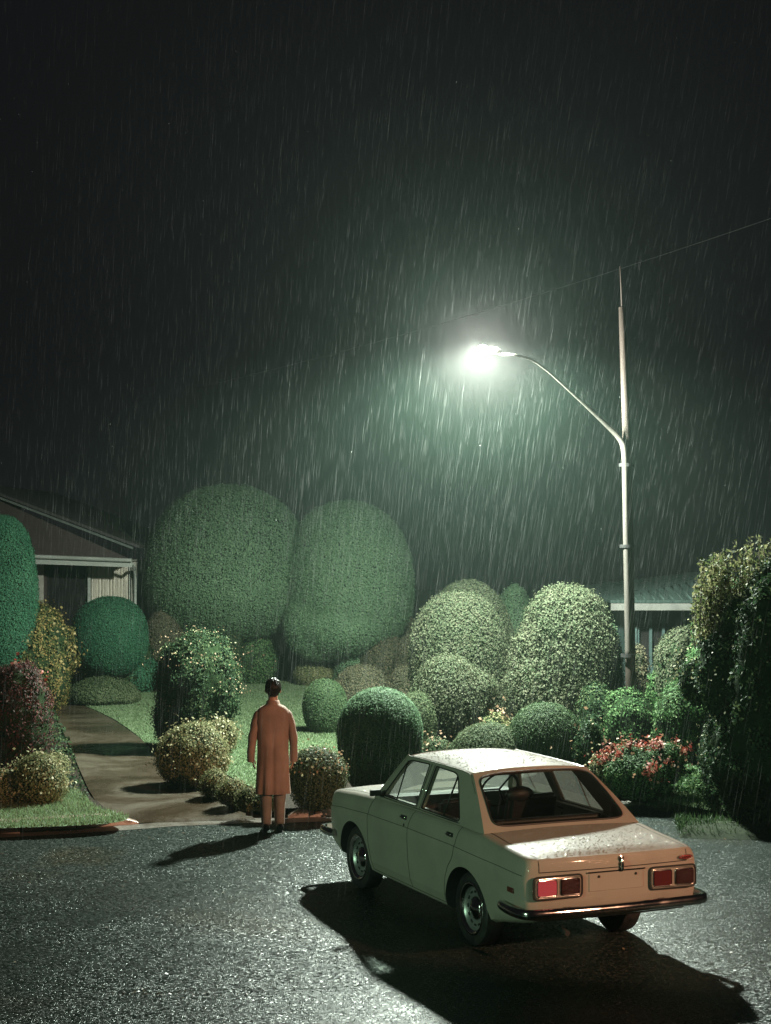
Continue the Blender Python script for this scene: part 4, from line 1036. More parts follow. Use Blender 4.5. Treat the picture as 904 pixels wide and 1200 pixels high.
for s in (1, -1):
    outer = [(.84, .915), (.52, 1.325), (.46, RB), (.2, RB + .004), (-.2, RB + .006), (-.6, RB + .002), (-.78, RB - .004), (-.892, 1.30), (-1.395, .945), (-1.15, .925), (-.3, .925), (.4, .92)]
    fw = [(.69, .965), (.465, 1.285), (.40, 1.312), (.01, 1.322), (-.035, .97)]
    rw = [(-.145, .97), (-.125, 1.322), (-.52, 1.316), (-.60, 1.29), (-.905, .985), (-.885, .968)]
    inw = Vector((0, -s, -.3)).normalized()
    L = lambda pl, off=0: [V3(x, z, s, off) for x, z in pl]
    H1 = rounded(L(fw), [.02, .05, .03, .02, .02]); H2 = rounded(L(rw), [.02, .02, .04, .04, .02, .015])
    pil = holed(L(outer), [H1, H2], .035, inw, 'pillar_frame', [M['paint']], car)
    for H in (H1, H2):
        ring_trim('window_seal', [p + Vector((0, s * .001, 0)) for p in H], .006, M['seal'], pil)
    w1 = pane('side_window', [p + inw * .012 for p in H1], car); w2 = pane('side_window', [p + inw * .012 for p in H2], car)
    bm = bmesh.new(); tube(bm, [V3(.46, 1.30, s), V3(.385, .967, s)], .0065, 6); from_bm('vent_bar', bm, [M['seal']], w1)
    bm = bmesh.new(); tube(bm, [V3(-.588, 1.296, s), V3(-.60, .967, s)], .0075, 6); from_bm('quarter_bar', bm, [M['seal']], w2)
    bm = bmesh.new()   # drip rail with chrome
    P = smooth_path([V3(.84, .93, s, .006), V3(.52, 1.322, s, .008), V3(.42, RB - .002, s, .010), V3(-.2, RB + .004, s, .010), V3(-.74, RB - .002, s, .008), V3(-.86, 1.296, s, .006), V3(-1.0, 1.21, s, .005)], 6)
    tube(bm, [p - Vector((0, 0, .006)) for p in P], .0055, 6); from_bm('drip_rail', bm, [M['paint']], pil, smooth=80)
    bm = bmesh.new(); tube(bm, [V3(.74, .95, s, .004), V3(-.5, .955, s, .004), V3(-.93, .957, s, .004)], .006, 6); from_bm('belt_trim', bm, [M['chrome']], car)
    if s == 1:  # B pillar chrome strip
        bm = bmesh.new(); tube(bm, [V3(-.055, .96, s, .003), V3(-.035, 1.33, s, .003)], .004, 6); tube(bm, [V3(-.12, .96, s, .003), V3(-.10, 1.33, s, .003)], .003, 6); from_bm('pillar_trim', bm, [M['chrome']], pil)
# roof
bm = bmesh.new(); g_ = []
NX, NY = 22, 24
for i in range(NX + 1):
    x = -.835 + (.50 + .835) * i / NX; row = []
    for k in range(NY + 1):
        u = -1 + 2 * k / NY; y = .548 * math.copysign(abs(u) ** .85, u)
        xx = x - .03 * (1 - (y / .55) ** 2) * (1 if i < 3 else 0) * (1 - i / 3) + (.03 * (1 - (y / .55) ** 2) * max(0, (i - NX + 3) / 3))
        row.append(bm.verts.new((xx, y, roof_z(x, y))))
    g_.append(row)
for i in range(NX):
    for k in range(NY): bm.faces.new((g_[i][k], g_[i][k + 1], g_[i + 1][k + 1], g_[i + 1][k]))
ro = from_bm('roof', bm, [M['paint']], car, smooth=60)
if ro.data.polygons[0].normal.z < 0: ro.data.flip_normals()
md = ro.modifiers.new('s', 'SOLIDIFY'); md.thickness = .02; md.offset = -1
# rear window frame and screen
def RW(y, t, off=0):     # t 0 bottom .. 1 top, y half-width fraction
    b = Vector((-1.395 - .02 * (1 - y * y), .722 * y, .945 + .010 * (1 - y * y))); tt = Vector((-.835 - .03 * (1 - y * y), .545 * y, RB - .008 + .036 * (1 - abs(y) ** 2.6)))
    n = Vector((-.55, 0, .83)); return b.lerp(tt, t) + n * (off + .014 * math.sin(t * PI))
outer = [RW(-1 + k / 8, 0) for k in range(17)] + [RW(1, t) for t in (.25, .5, .75)] + [RW(1 - k / 8, 1) for k in range(17)] + [RW(-1, t) for t in (.75, .5, .25)]
hole = []
for k in range(72):
    c_, s_ = math.cos(2 * PI * k / 72), math.sin(2 * PI * k / 72)
    u = math.copysign(abs(c_) ** .22, c_); v = math.copysign(abs(s_) ** .22, s_); t = .505 + .43 * v
    hole.append(RW(u * (.87 + .07 * t), t))
fr_ = holed(outer, [hole], .03, Vector((.5, 0, -.5)), 'rear_window_frame', [M['paint']], car)
ring_trim('window_seal', [p + Vector((-.003, 0, .003)) for p in hole], .0085, M['seal'], fr_)
pane('rear_window', [p + Vector((.006, 0, -.006)) for p in hole], car)
# windscreen
def WS(y, t):
    b = Vector((.80 + .10 * (1 - y * y), .665 * y, .93)); tt = Vector((.50 + .05 * (1 - y * y), .540 * y, RB - .012 + .03 * (1 - abs(y) ** 2.6))); return b.lerp(tt, t)
outer = [WS(-1 + k / 8, 0) for k in range(17)] + [WS(1, .5)] + [WS(1 - k / 8, 1) for k in range(17)] + [WS(-1, .5)]
hole = [WS(-.94 + k * .94 / 8, .07) for k in range(17)] + [WS(.94, .5)] + [WS(.94 - k * .94 / 8, .93) for k in range(17)] + [WS(-.94, .5)]
fr_ = holed(outer, [hole], .025, Vector((-.6, 0, -.3)), 'windscreen_frame', [M['paint']], car)
pane('windscreen', [p + Vector((-.006, 0, -.003)) for p in hole], car)
# cabin: floor, shelf, dashboard, seats, wheel
bm = bmesh.new(); box(bm, (-1.02, -.66, .36), (.78, .66, .40)); box(bm, (-1.33, -.60, .90), (-.98, .60, .925)); box(bm, (.60, -.62, .62), (.80, .62, .955))
box(bm, (-1.03, -.64, .401), (-.985, .64, .899)); from_bm('cabin_trim', bm, [M['cabin']], car)
def seat(x, y0, y1, ztop, head=False):
    bm = bmesh.new()
    vs, _ = box(bm, (x - .46, y0, .42), (x, y1, .58)); 
    vs, fs = box(bm, (x - .52, y0 + .01, .585), (x - .40, y1 - .01, ztop))
    for v in vs:
        if v.co.z > .7: v.co.x -= .12
    bevel_all(bm, .035, 3)
    return from_bm('seat', bm, [M['seat']], car, smooth=60)
seat(-.48, -.58, .58, .985)
seat(.34, .08, .58, 1.045); seat(.34, -.58, -.08, 1.045)
# rounded driver's headrest shape in the middle right
bm = bmesh.new(); bmesh.ops.create_uvsphere(bm, u_segments=20, v_segments=12, radius=.12)
for v in bm.verts: v.co = Vector((v.co.x * .55 - .25, v.co.y * 1.15 - .20, v.co.z * .6 + 1.05))
from_bm('headrest', bm, [M['seat']], car, smooth=80)
bm = bmesh.new(); lathe(bm, [(.185, -.009), (.198, 0), (.185, .009), (.172, 0)], 36, 'x', (0, 0, 0), closed=True)
for a in (0, 2.1, 4.2): tube(bm, [(0, 0, 0), (0, .18 * math.cos(a), .18 * math.sin(a))], .009, 6)
sw = from_bm('steering_wheel', bm, [M['cabin']], car, smooth=80); sw.location = (.40, -.33, 1.0); sw.rotation_euler = (0, R(-28), 0)
# bumpers
def bumper(rear):
    if rear: path = [(-1.82, .805), (-1.98, .826), (-2.13, .832), (-2.24, .800), (-2.285, .71), (-2.305, .4), (-2.312, 0), (-2.305, -.4), (-2.285, -.71), (-2.24, -.800), (-2.13, -.832), (-1.98, -.826), (-1.82, -.805)]; z = .475
    else: path = [(1.72, .800), (1.90, .815), (2.02, .79), (2.08, .68), (2.10, .4), (2.11, 0), (2.10, -.4), (2.08, -.68), (2.02, -.79), (1.90, -.815), (1.72, -.800)]; z = .46
    P = smooth_path([Vector((a, b, z)) for a, b in path], 5); bm = bmesh.new(); rings = []
    prof_ = [(-.020, .036), (.006, .040), (.022, .026), (.027, .0), (.026, -.014), (.014, -.034), (-.004, -.042), (-.022, -.036)]
    n = len(P)
    for i, p in enumerate(P):
        t = (P[min(i + 1, n - 1)] - P[max(i - 1, 0)]).normalized(); o_ = Vector((-t.y, t.x, 0)) 
        if (o_.x * (p.x)) < 0 and abs(p.y) < .5: o_ = -o_
        if abs(p.y) >= .5 and o_.y * p.y < 0: o_ = -o_
        k = .55 if i in (0, n - 1) else (.85 if i in (1, n - 2) else 1)
        rings.append([bm.verts.new(p + o_ * a * k + Vector((0, 0, b * k))) for a, b in prof_])
    m_ = len(prof_)
    for i in range(n - 1):
        for k in range(m_): bm.faces.new((rings[i][k], rings[i][(k + 1) % m_], rings[i + 1][(k + 1) % m_], rings[i + 1][k]))
    bm.faces.new(rings[0]); bm.faces.new(rings[-1][::-1])
    b = from_bm('bumper', bm, [M['chrome']], car, smooth=50)
    bm = bmesh.new()
    for s in (.42, -.42):
        xx = -2.27 if rear else 2.06
        box(bm, (min(xx, xx * .95), s - .03, z - .03), (max(xx, xx * .95), s + .03, z + .02))
        from_bm('bumper_bracket', bm, [M['seam']], b); bm = bmesh.new()
bumper(True); bumper(False)
# tail lamp clusters
def rrect(y0, y1, z0, z1, r, x):
    return rounded([Vector((x, y0, z0)), Vector((x, y1, z0)), Vector((x, y1, z1)), Vector((x, y0, z1))], r, 5)
def plate(name, loop, th, mat, parent, dirx=-1):
    bm = bmesh.new(); a = [bm.verts.new(p) for p in loop]; c = sum(loop, Vector()) / len(loop)
    b = [bm.verts.new(p + Vector((dirx * th, 0, 0)) + (c - p) * .03) for p in loop]
    bm.faces.new(b); n = len(loop)
    for i in range(n): bm.faces.new((a[i], a[(i + 1) % n], b[(i + 1) % n], b[i]))
    bm.faces.new(a[::-1])
    return from_bm(name, bm, [mat], parent, smooth=30)
XR = -2.2335
for s in (1, -1):
    y0, y1 = sorted((s * .305, s * .720)); x = XR + .004
    lp_ = rrect(y0, y1, .578, .738, .035, x)
    cl = plate('tail_light', lp_, .012, M['paint'], car)
    ring_trim('bezel', [p + Vector((-.004, 0, 0)) for p in rrect(y0 - .004, y1 + .004, .574, .742, .037, x)], .0085, M['seam'], cl)
    ring_trim('chrome_rim', [p + Vector((-.012, 0, 0)) for p in rrect(y0 + .008, y1 - .008, .586, .730, .030, x)], .0035, M['chrome'], cl)
    for k, (a, b) in enumerate(((s * .525, s * .700), (s * .326, s * .500))):
        a, b = min(a, b), max(a, b)
        mt = 'lens_on' if (s == 1 and k == 0) else ('lens_dim' if (s == -1 and k == 1) else 'lens')
        ln = plate('lens', rrect(a + .008, b - .008, .602, .714, .018, x - .0125), .014, M[mt], cl)
        if mt == 'lens_on': ln['label'] = 'lit pinkish red lens, the brightest on the car'
        ring_trim('lens_rim', rrect(a + .003, b - .003, .597, .719, .022, x - .016), .0055, M['chrome'], ln)
# number plate area, bolts, trims, emblem and badge
bm = bmesh.new(); box(bm, (XR - .006, -.26, .742), (XR + .004, .26, .752)); from_bm('plate_trim', bm, [M['chrome']], car)
bm = bmesh.new(); box(bm, (XR - .001, -.24, .60), (XR + .010, .24, .735)); bevel_all(bm, .003, 1); npl = from_bm('plate_recess', bm, [M['paint']], car)
for y in (.155, -.175):
    bm = bmesh.new(); lathe(bm, [(.0005, -.006), (.010, -.006), (.010, .003), (.0005, .003)], 12, 'x', (XR - .002, y, .712)); from_bm('bolt', bm, [M['seam']], npl)
bm = bmesh.new()
tube(bm, [(XR - .012, -.045, .835), (XR - .022, -.045, .800), (XR - .020, -.045, .752)], [.010, .013, .010], 8)
for z in (.838, .798, .758): lathe(bm, [(.004, -.012), (.022, -.006), (.022, .002), (.004, .004)], 16, 'x', (XR - .002, -.045, z))
from_bm('boot_emblem', bm, [M['chrome']], car, smooth=60)
bm = bmesh.new(); lathe(bm, [(.001, -.006), (.9, -.006), (1, 0), (.9, .004), (.001, .004)], 28, 'x')
for v in bm.verts: v.co = Vector((XR + .016 + v.co.x, -.640 + v.co.y * .062, .803 + v.co.z * .016))
bg = from_bm('badge', bm, [M['badge']], car, smooth=40)
bm = bmesh.new(); P = [Vector((XR + .005, -.59 - .0055 * i, .803 + .0075 * math.sin(i * 1.35) * (1 if i % 4 else 1.4))) for i in range(19)]
tube(bm, smooth_path(P, 3), .0022, 5); from_bm('badge_script', bm, [M['chrome']], bg)
ring_trim('badge_rim', [Vector((XR + .010, -.640 + .064 * math.cos(a), .803 + .018 * math.sin(a))) for a in [2 * PI * k / 24 for k in range(24)]], .0025, M['chrome'], bg)
for s in (1, -1):   # side markers
    bm = bmesh.new(); y = side_y(-1.97, .61); box(bm, (-2.03, min(s * (y - .01), s * (y + .008)), .592), (-1.925, max(s * (y - .01), s * (y + .008)), .632)); bevel_all(bm, .004, 1); from_bm('side_marker', bm, [M['amber']], car, smooth=40)
# mirror
bm = bmesh.new(); tube(bm, [(.66, .715, .955), (.665, .77, .975), (.66, .80, .985)], .009, 8)
box(bm, (.630, .760, .970), (.665, .860, 1.025)); bevel_all(bm, .006, 2)
wm = from_bm('wing_mirror', bm, [M['dark_chrome']], car, smooth=60)
bm = bmesh.new(); tube(bm, [(-2.05, .40, .30), (-2.20, .41, .29)], .022, 12); from_bm('exhaust_pipe', bm, [M['seam']], car)
# front lamps and grille (unseen side, kept simple but real)
bm = bmesh.new(); box(bm, (1.99, -.66, .56), (2.012, .66, .76)); from_bm('grille', bm, [M['seam']], car)
for s in (1, -1):
    for y in (.36, .57):
        bm = bmesh.new(); lathe(bm, [(.001, .03), (.07, .024), (.08, .01), (.08, 0), (.001, 0)], 24, 'x', (2.01, s * y, .66)); from_bm('headlight', bm, [M['chrome']], car, smooth=60)
# wheels
def wheel(x, s, first=None):
    w = None
    y = s * .645
    c = (x, y, .298)
    bm = bmesh.new()
    lathe(bm, [(.205, -.075), (.25, -.085), (.275, -.083), (.291, -.070), (.298, -.045), (.298, .045), (.291, .070), (.275, .083), (.25, .085), (.205, .075)], 48, 'y', (0, 0, 0), closed=True)
    wh = from_bm('wheel', bm, [M['rubber']], car, smooth=35); wh.location = c
    # rim outward is +y*s
    def L_(name, prof_, mat, parent):
        b = bmesh.new(); lathe(b, [(r, h * s) for r, h in prof_], 40, 'y'); return from_bm(name, b, [mat], parent, smooth=35)
    rim = L_('rim', [(.001, .02), (.09, .025), (.13, .035), (.165, .030), (.180, .055), (.205, .072), (.212, .078), (.206, .070), (.19, .0), (.001, -.02)], M['steelrim'], wh)
    b = bmesh.new(); lathe(b, [(.176, .062 * s), (.196, .080 * s), (.212, .083 * s), (.216, .079 * s), (.20, .07 * s)], 44, 'y', closed=True); from_bm('trim_ring', b, [M['chrome']], wh, smooth=60)
    L_('hub_cap', [(.001, .075), (.03, .072), (.055, .060), (.085, .048), (.098, .034), (.10, .02), (.001, .02)], M['chrome'], wh)
    b = bmesh.new()
    for k in range(12):
        a = 2 * PI * k / 12; ca, sa = math.cos(a), math.sin(a); tube(b, [(.135 * ca - .014 * sa, .037 * s, .135 * sa + .014 * ca), (.135 * ca + .014 * sa, .037 * s, .135 * sa - .014 * ca)], .009, 6)
    from_bm('vent_hole', b, [M['seam']], wh)['kind'] = 'stuff'
for x in (-1.155, 1.275):
    for s in (1, -1): wheel(x, s)
# axle and underside so light does not leak
bm = bmesh.new(); tube(bm, [(-1.155, -.6, .28), (-1.155, .6, .28)], .05, 10); lathe(bm, [(.03, -.1), (.11, -.05), (.11, .05), (.03, .1)], 16, 'y', (-1.155, 0, .28)); from_bm('rear_axle', bm, [M['seam']], car)
bm = bmesh.new(); tube(bm, [(1.275, -.6, .26), (1.275, .6, .26)], .04, 10); from_bm('front_axle', bm, [M['seam']], car)
# rain beads on the paint
rng = np.random.default_rng(33); bm = bmesh.new(); pts = []
for _ in range(1500):
    x = rng.uniform(-2.17, -1.42); y = rng.uniform(-.64, .64); pts.append((x, y, top_z(x, y) - .002))
for _ in range(1300):
    x = rng.uniform(-.82, .46); y = rng.uniform(-.5, .5); pts.append((x, y, roof_z(x, y) + .0005))
for _ in range(500):
    x = rng.uniform(.9, 1.9); y = rng.uniform(-.64, .64); pts.append((x, y, top_z(x, y) - .002))
Vb, Fb = [], []; base = 0
oct_ = np.array([(1, 0, 0), (.5, .87, 0), (-.5, .87, 0), (-1, 0, 0), (-.5, -.87, 0), (.5, -.87, 0), (0, 0, .6), ]); 
fo = [(0, 1, 6), (1, 2, 6), (2, 3, 6), (3, 4, 6), (4, 5, 6), (5, 0, 6)]
for p in pts:
    r = float(rng.uniform(.003, .0085)); Vb.append(oct_ * r + np.array(p)); Fb += [[a + base for a in f] for f in fo]; base += 7
me = np_mesh('water_beads', np.concatenate(Vb), np.full(len(Fb), 3), np.array(Fb).ravel(), smooth=np.ones(len(Fb), bool))
o = link('water_beads', me, [M['bead']], car); o['kind'] = 'stuff'

# ================================================================== PERSON
M['skin'] = surf('skin', (.42, .25, .17), (.34, .19, .13), 18, .5, bump=.1)
M['hair'] = surf('black_hair', (.018, .014, .012), (.008, .007, .006), 30, .35, bump=.8, bscale=90, stretch=(1, 1, .15), spec=.12)
M['coat'] = surf('tan_wool_coat', (.33, .22, .165), (.19, .125, .095), 3.2, .8, bump=.35, bscale=170)
M['trouser'] = surf('grey_brown_trousers', (.22, .185, .15), (.15, .13, .105), 9, .85, bump=.3, bscale=150)
M['shoe'] = surf('black_leather', (.018, .015, .014), (.01, .009, .009), 12, .3)
PF = G(320, 974, 0)
person = empty('person', (PF.x, PF.y, 0), R(4)); person.scale = (.97, .97, 1.0)
tag(person, 'man seen from behind standing at the kerb in a long tan coat', 'person')
def skin_body(verts, edges, radii, name):
    me = bpy.data.meshes.new(name); me.from_pydata(verts, edges, []); ob = bpy.data.objects.new('tmp_skin', me); COL.objects.link(ob)
    md = ob.modifiers.new('s', 'SKIN'); md.use_smooth_shade = True
    sv = me.skin_vertices[0].data
    for i, r in enumerate(radii): sv[i].radius = (r, r) if not isinstance(r, tuple) else r
    sv[0].use_root = True
    ob.modifiers.new('u', 'SUBSURF').levels = 2; ob.modifiers['u'].render_levels = 2
    dg = bpy.context.evaluated_depsgraph_get(); dg.update(); m2 = bpy.data.meshes.new_from_object(ob.evaluated_get(dg)); bpy.data.objects.remove(ob)
    return m2
SV, SE, SR = [], [], []
def sv(p, r, parent=None):
    SV.append(p); SR.append(r); 
    if parent is not None: SE.append((parent, len(SV) - 1))
    return len(SV) - 1
pel = sv((0, 0, .93), .13); ch = sv((0, .01, 1.15), .125, pel); c2_ = sv((0, .0, 1.34), .12, ch); nk = sv((0, -.0, 1.47), .055, c2_); hd_ = sv((0, .012, 1.57), .062, nk); sv((0, .015, 1.66), .07, hd_)
for s in (-1, 1):
    hp_ = sv((s * .09, 0, .86), .085, pel); kn = sv((s * .088, .01, .48), .055, hp_); an = sv((s * .085, -.01, .10), .036, kn); sv((s * .092, .12, .035), .03, an)
    sh_ = sv((s * .155, 0, 1.36), .050, c2_); el = sv((s * .225, -.02, 1.10), .040, sh_); wr_ = sv((s * .240, .03, .87), .026, el)
    pm = sv((s * .240, .04, .815), (.016, .034), wr_)
    for k, (dy, ln_) in enumerate(((-.030, .058), (-.010, .070), (.010, .074), (.030, .066))):
        a = sv((s * .236, .042 + dy, .782), .0095, pm); b = sv((s * .228, .046 + dy, .782 - ln_ * .55), .0085, a); sv((s * .212, .048 + dy, .782 - ln_), .0075, b)
    a = sv((s * .225, .075, .815), .011, pm); b = sv((s * .212, .090, .785), .0095, a); sv((s * .205, .092, .762), .0085, b)
me = skin_body(SV, SE, SR, 'body')
bm = bmesh.new(); bm.from_mesh(me)
def ell(bm, c, r, seg=20):
    q = bmesh.ops.create_uvsphere(bm, u_segments=seg, v_segments=seg // 2 + 2, radius=1)
    for v in q['verts']:
        v.co = Vector((v.co.x * r[0], v.co.y * r[1], v.co.z * r[2])) + Vector(c)
    for f in {f for v in q['verts'] for f in v.link_faces}: f.smooth = True
    return q['verts']
hv = ell(bm, (0, .022, 1.628), (.082, .102, .122), 28)
for v in hv:
    d = v.co - Vector((0, .022, 1.628))
    if d.z < -.02: v.co.x *= 1 - .32 * min(1, (-d.z - .02) / .09)
    if d.y > .06 and abs(d.x) < .018 and -.045 < d.z < .01: v.co.y += .02 * (1 - abs(d.z + .03) / .05)   # nose
    if d.y > .05 and .01 < abs(d.x) < .05 and 0 < d.z < .03: v.co.y -= .008
for s in (-1, 1): ell(bm, (s * .087, .010, 1.622), (.010, .020, .031), 12); ell(bm, (s * .030, .112, 1.64), (.011, .006, .006), 8)
ell(bm, (0, .110, 1.570), (.024, .008, .008), 10)
from_bm('body', bm, [M['skin']], person, normals=False)
bm = bmesh.new(); hv = ell(bm, (0, .006, 1.652), (.096, .115, .116), 40)
kill = []
for v in hv:
    d = v.co - Vector((0, .006, 1.652)); n_ = math.sin(d.x * 160 + d.z * 40) * .0025 + math.sin(d.x * 70 - d.y * 90 + 1) * .004
    v.co += d.normalized() * n_
    if d.z < -.02 and d.y < .03: v.co.x *= 1 - .22 * min(1, (-d.z - .02) / .08)
    if d.z < -.055 and d.y < .05: v.co.y -= .004
    if (d.y > .055 and d.z < .045): kill.append(v)
    if abs(d.x) > .05 and d.y > .0 and d.z < -.03: kill.append(v)
    if d.z < -.104: kill.append(v)
bmesh.ops.delete(bm, geom=list(set(kill)), context='VERTS')
h_ = from_bm('hair', bm, [M['hair']], person, smooth=80); md = h_.modifiers.new('s', 'SOLIDIFY'); md.thickness = .012; md.offset = -1
# coat: rings from the collar to the hem
RI = [(1.498, .064, .066, .0), (1.485, .072, .074, -.002), (1.462, .088, .082, -.004), (1.447, .125, .090, -.004), (1.428, .155, .100, -.002), (1.400, .183, .108, 0), (1.355, .200, .120, 0), (1.28, .204, .130, 0),
      (1.18, .198, .128, 0), (1.05, .186, .124, 0), (.95, .184, .128, 0), (.85, .186, .135, 0), (.72, .190, .142, 0), (.58, .198, .150, 0), (.455, .206, .158, 0), (.440, .207, .159, 0), (.441, .195, .148, 0), (.55, .188, .140, 0)]
bm = bmesh.new(); rings = []; NSG = 72
for z, a, b, dy in RI:
    ring = []; fold = max(0, (1.25 - z) / .8)
    for k in range(NSG):
        q = 2 * PI * k / NSG; cx, sy = math.cos(q), math.sin(q)
        f = 1 + fold * (.055 * math.sin(q * 7 + 1.2 + z * 1.5) + .030 * math.sin(q * 12 + .5 - z * 2)) * (.6 + .4 * (sy < 0))
        dq = (q - 1.5 * PI) ; f -= .09 * math.exp(-(dq / .07) ** 2) * min(1, max(0, (1.30 - z) / .3)) # centre back seam and vent
        y = b * math.copysign(abs(sy) ** .8, sy) * f; x = a * math.copysign(abs(cx) ** .9, cx) * f
        wr = .004 * math.sin(z * 40 + q * 3) * max(0, 1 - abs(z - 1.2) / .25)
        ring.append(bm.verts.new((x, y + dy + wr, z + (.02 * abs(cx) * 0))))
    rings.append(ring)
for i in range(len(rings) - 1):
    for k in range(NSG): bm.faces.new((rings[i][k], rings[i][(k + 1) % NSG], rings[i + 1][(k + 1) % NSG], rings[i + 1][k]))
def sleeve(s):
    P = smooth_path([(s * .140, 0, 1.375), (s * .178, -.004, 1.335), (s * .208, -.010, 1.24), (s * .238, -.018, 1.10), (s * (.247 if s > 0 else .258), .0, .94), (s * (.246 if s > 0 else .262), .022, .805)], 5)
    rr = [.045 + .014 * math.sin(min(1, i / 6) * PI / 2) - .010 * max(0, (i - 12)) / 14 for i in range(len(P))]
    rs = []
    for j, ((p, a, b), r) in enumerate(zip(frames(P), rr)):
        ring = []
        for k in range(20):
            q = 2 * PI * k / 20; f = 1 + .08 * math.sin(j * 1.1 + q * 2) * (1 if 8 < j < 20 else .4); ring.append(bm.verts.new(p + a * (r * math.cos(q) * f) + b * (r * .9 * math.sin(q) * f)))
        rs.append(ring)
    for j in range(len(rs) - 1):
        for k in range(20): bm.faces.new((rs[j][k], rs[j][(k + 1) % 20], rs[j + 1][(k + 1) % 20], rs[j + 1][k]))
    # turned-in cuff
    p, a, b = frames(P)[-1]; inn = [bm.verts.new(p + (v.co - p) * .72 + Vector((0, 0, .03))) for v in rs[-1]]
    for k in range(20): bm.faces.new((rs[-1][k], rs[-1][(k + 1) % 20], inn[(k + 1) % 20], inn[k]))
sleeve(-1); sleeve(1)
ct = from_bm('coat', bm, [M['coat']], person, smooth=75)
bm = bmesh.new(); lathe(bm, [(.060, 1.465), (.066, 1.512), (.074, 1.508), (.086, 1.462), (.074, 1.455)], 36, 'z', closed=True)
for v in bm.verts: v.co.y = v.co.y * 1.05 - .002; v.co.z += -.012 * (v.co.y > 0) 
from_bm('collar', bm, [M['coat']], ct, smooth=60)
bm = bmesh.new()
for s in (-1, 1):
    P = smooth_path([(s * .085, 0, .90), (s * .083, .005, .60), (s * .080, -.004, .30), (s * .078, -.012, .085)], 5)
    rs = []
    for j, p in enumerate(P):
        r = .092 - .034 * j / (len(P) - 1)
        rs.append([bm.verts.new(p + Vector((r * math.cos(q) * (1 + .03 * math.sin(3 * q + j * .5)), r * 1.12 * math.sin(q), 0))) for q in [2 * PI * k / 24 for k in range(24)]])
    for j in range(len(rs) - 1):
        for k in range(24): bm.faces.new((rs[j][k], rs[j][(k + 1) % 24], rs[j + 1][(k + 1) % 24], rs[j + 1][k]))
    bm.faces.new(rs[-1])
from_bm('trousers', bm, [M['trouser']], person, smooth=75)
for s in (-1, 1):
    bm = bmesh.new(); prof_ = [(-.085, .030, .045, .055), (-.07, .040, .050, .075), (-.03, .042, .052, .085), (.03, .046, .048, .07), (.09, .050, .035, .05), (.15, .045, .028, .04), (.185, .028, .02, .028)]
    rs = []
    for y, w, zc, h_ in prof_:
        rs.append([bm.verts.new((s * .085 + w * math.cos(q) * (1 + .08 * (math.sin(q) < 0)), y - .01, max(.004, .012 + h_ * .5 + h_ * .62 * math.sin(q)))) for q in [2 * PI * k / 16 for k in range(16)]])
    for j in range(len(rs) - 1):
        for k in range(16): bm.faces.new((rs[j][k], rs[j][(k + 1) % 16], rs[j + 1][(k + 1) % 16], rs[j + 1][k]))
    bm.faces.new(rs[0]); bm.faces.new(rs[-1][::-1]); from_bm('shoe', bm, [M['shoe']], person, smooth=60)

# ================================================================== RAIN
rng = np.random.default_rng(77)
NR = 170000
Yr = 13 + 34 * rng.uniform(size=NR) ** .8
Yr[:600] = rng.uniform(8, 13, 600)
px = rng.uniform(-60, 964, NR); zz = rng.uniform(.2, 15.5, NR)
top = HC + (640 + 80) / F * Yr
ok = zz < top; Xr = (px - 452) / F * Yr; rr_ = np.sqrt((Xr - 1.0) ** 2 + ((Yr - 25) * .55) ** 2 + (np.minimum(zz - 4.0, 0) * .4 + np.maximum(zz - 4.0, 0)) ** 2); ok &= rng.uniform(size=NR) < (.05 + .95 * np.exp(-(rr_ / 5.0) ** 2)); ok &= np.sqrt((Xr - 1.42) ** 2 + ((Yr - 25) * .5) ** 2 + (zz - 5.9) ** 2) > .75; Yr, px, zz = Yr[ok], px[ok], zz[ok]; n = len(Yr)
X = (px - 452) / F * Yr
ln = rng.uniform(.2, .6, n) * (.7 + .3 * rng.random(n)); w = .0009 + .0010 * rng.random(n) ** 3 + Yr * .00002
ln[Yr < 13.5] *= .25
tiltx = .055 + .12 * np.clip((px - 250) / 450, 0, 1) + rng.normal(size=n) * .018
d = np.stack([tiltx, rng.normal(size=n) * .03, np.ones(n)], 1) * ln[:, None]
P0 = np.stack([X, Yr, zz], 1); P1 = P0 + d
o3 = [np.array([math.cos(a), math.sin(a), 0]) for a in (.5, .5 + 2.094, .5 + 4.189)]
Vr = np.stack([P0 + (P1 - P0) * .25 + w[:, None] * o for o in o3] + [P1, P0], 1)      # slim drops: 3 belly points, top and bottom tips
Vr = Vr.reshape(-1, 3); b = (np.arange(n) * 5)[:, None]
Lr = np.concatenate([b + np.array([0, 1, 3]), b + np.array([1, 2, 3]), b + np.array([2, 0, 3]), b + np.array([1, 0, 4]), b + np.array([2, 1, 4]), b + np.array([0, 2, 4])], 1).ravel()
o = link('rain', np_mesh('rain', Vr, np.full(n * 6, 3), Lr), [rain_material()]); tag(o, 'fine rain falling through the lamp light', 'rain', kind='stuff')
# splashes: tiny beads jumping off the wet road
Q = []
for _ in range(2600):
    p = G(rng.uniform(0, 904), 972 + 228 * rng.uniform() ** 1.3, 0); Q.append((p.x, p.y, .004 + .03 * rng.uniform() ** 2))
Vb, Fb = [], []; base = 0
for p in Q:
    r = float(rng.uniform(.0015, .004)); Vb.append(oct_ * r + np.array(p)); Fb += [[a + base for a in f] for f in fo]; base += 7
o = link('splashes', np_mesh('splashes', np.concatenate(Vb), np.full(len(Fb), 3), np.array(Fb).ravel(), smooth=np.ones(len(Fb), bool)), [M['bead']]); tag(o, 'tiny drops splashing on the wet road', 'splashes', kind='stuff')

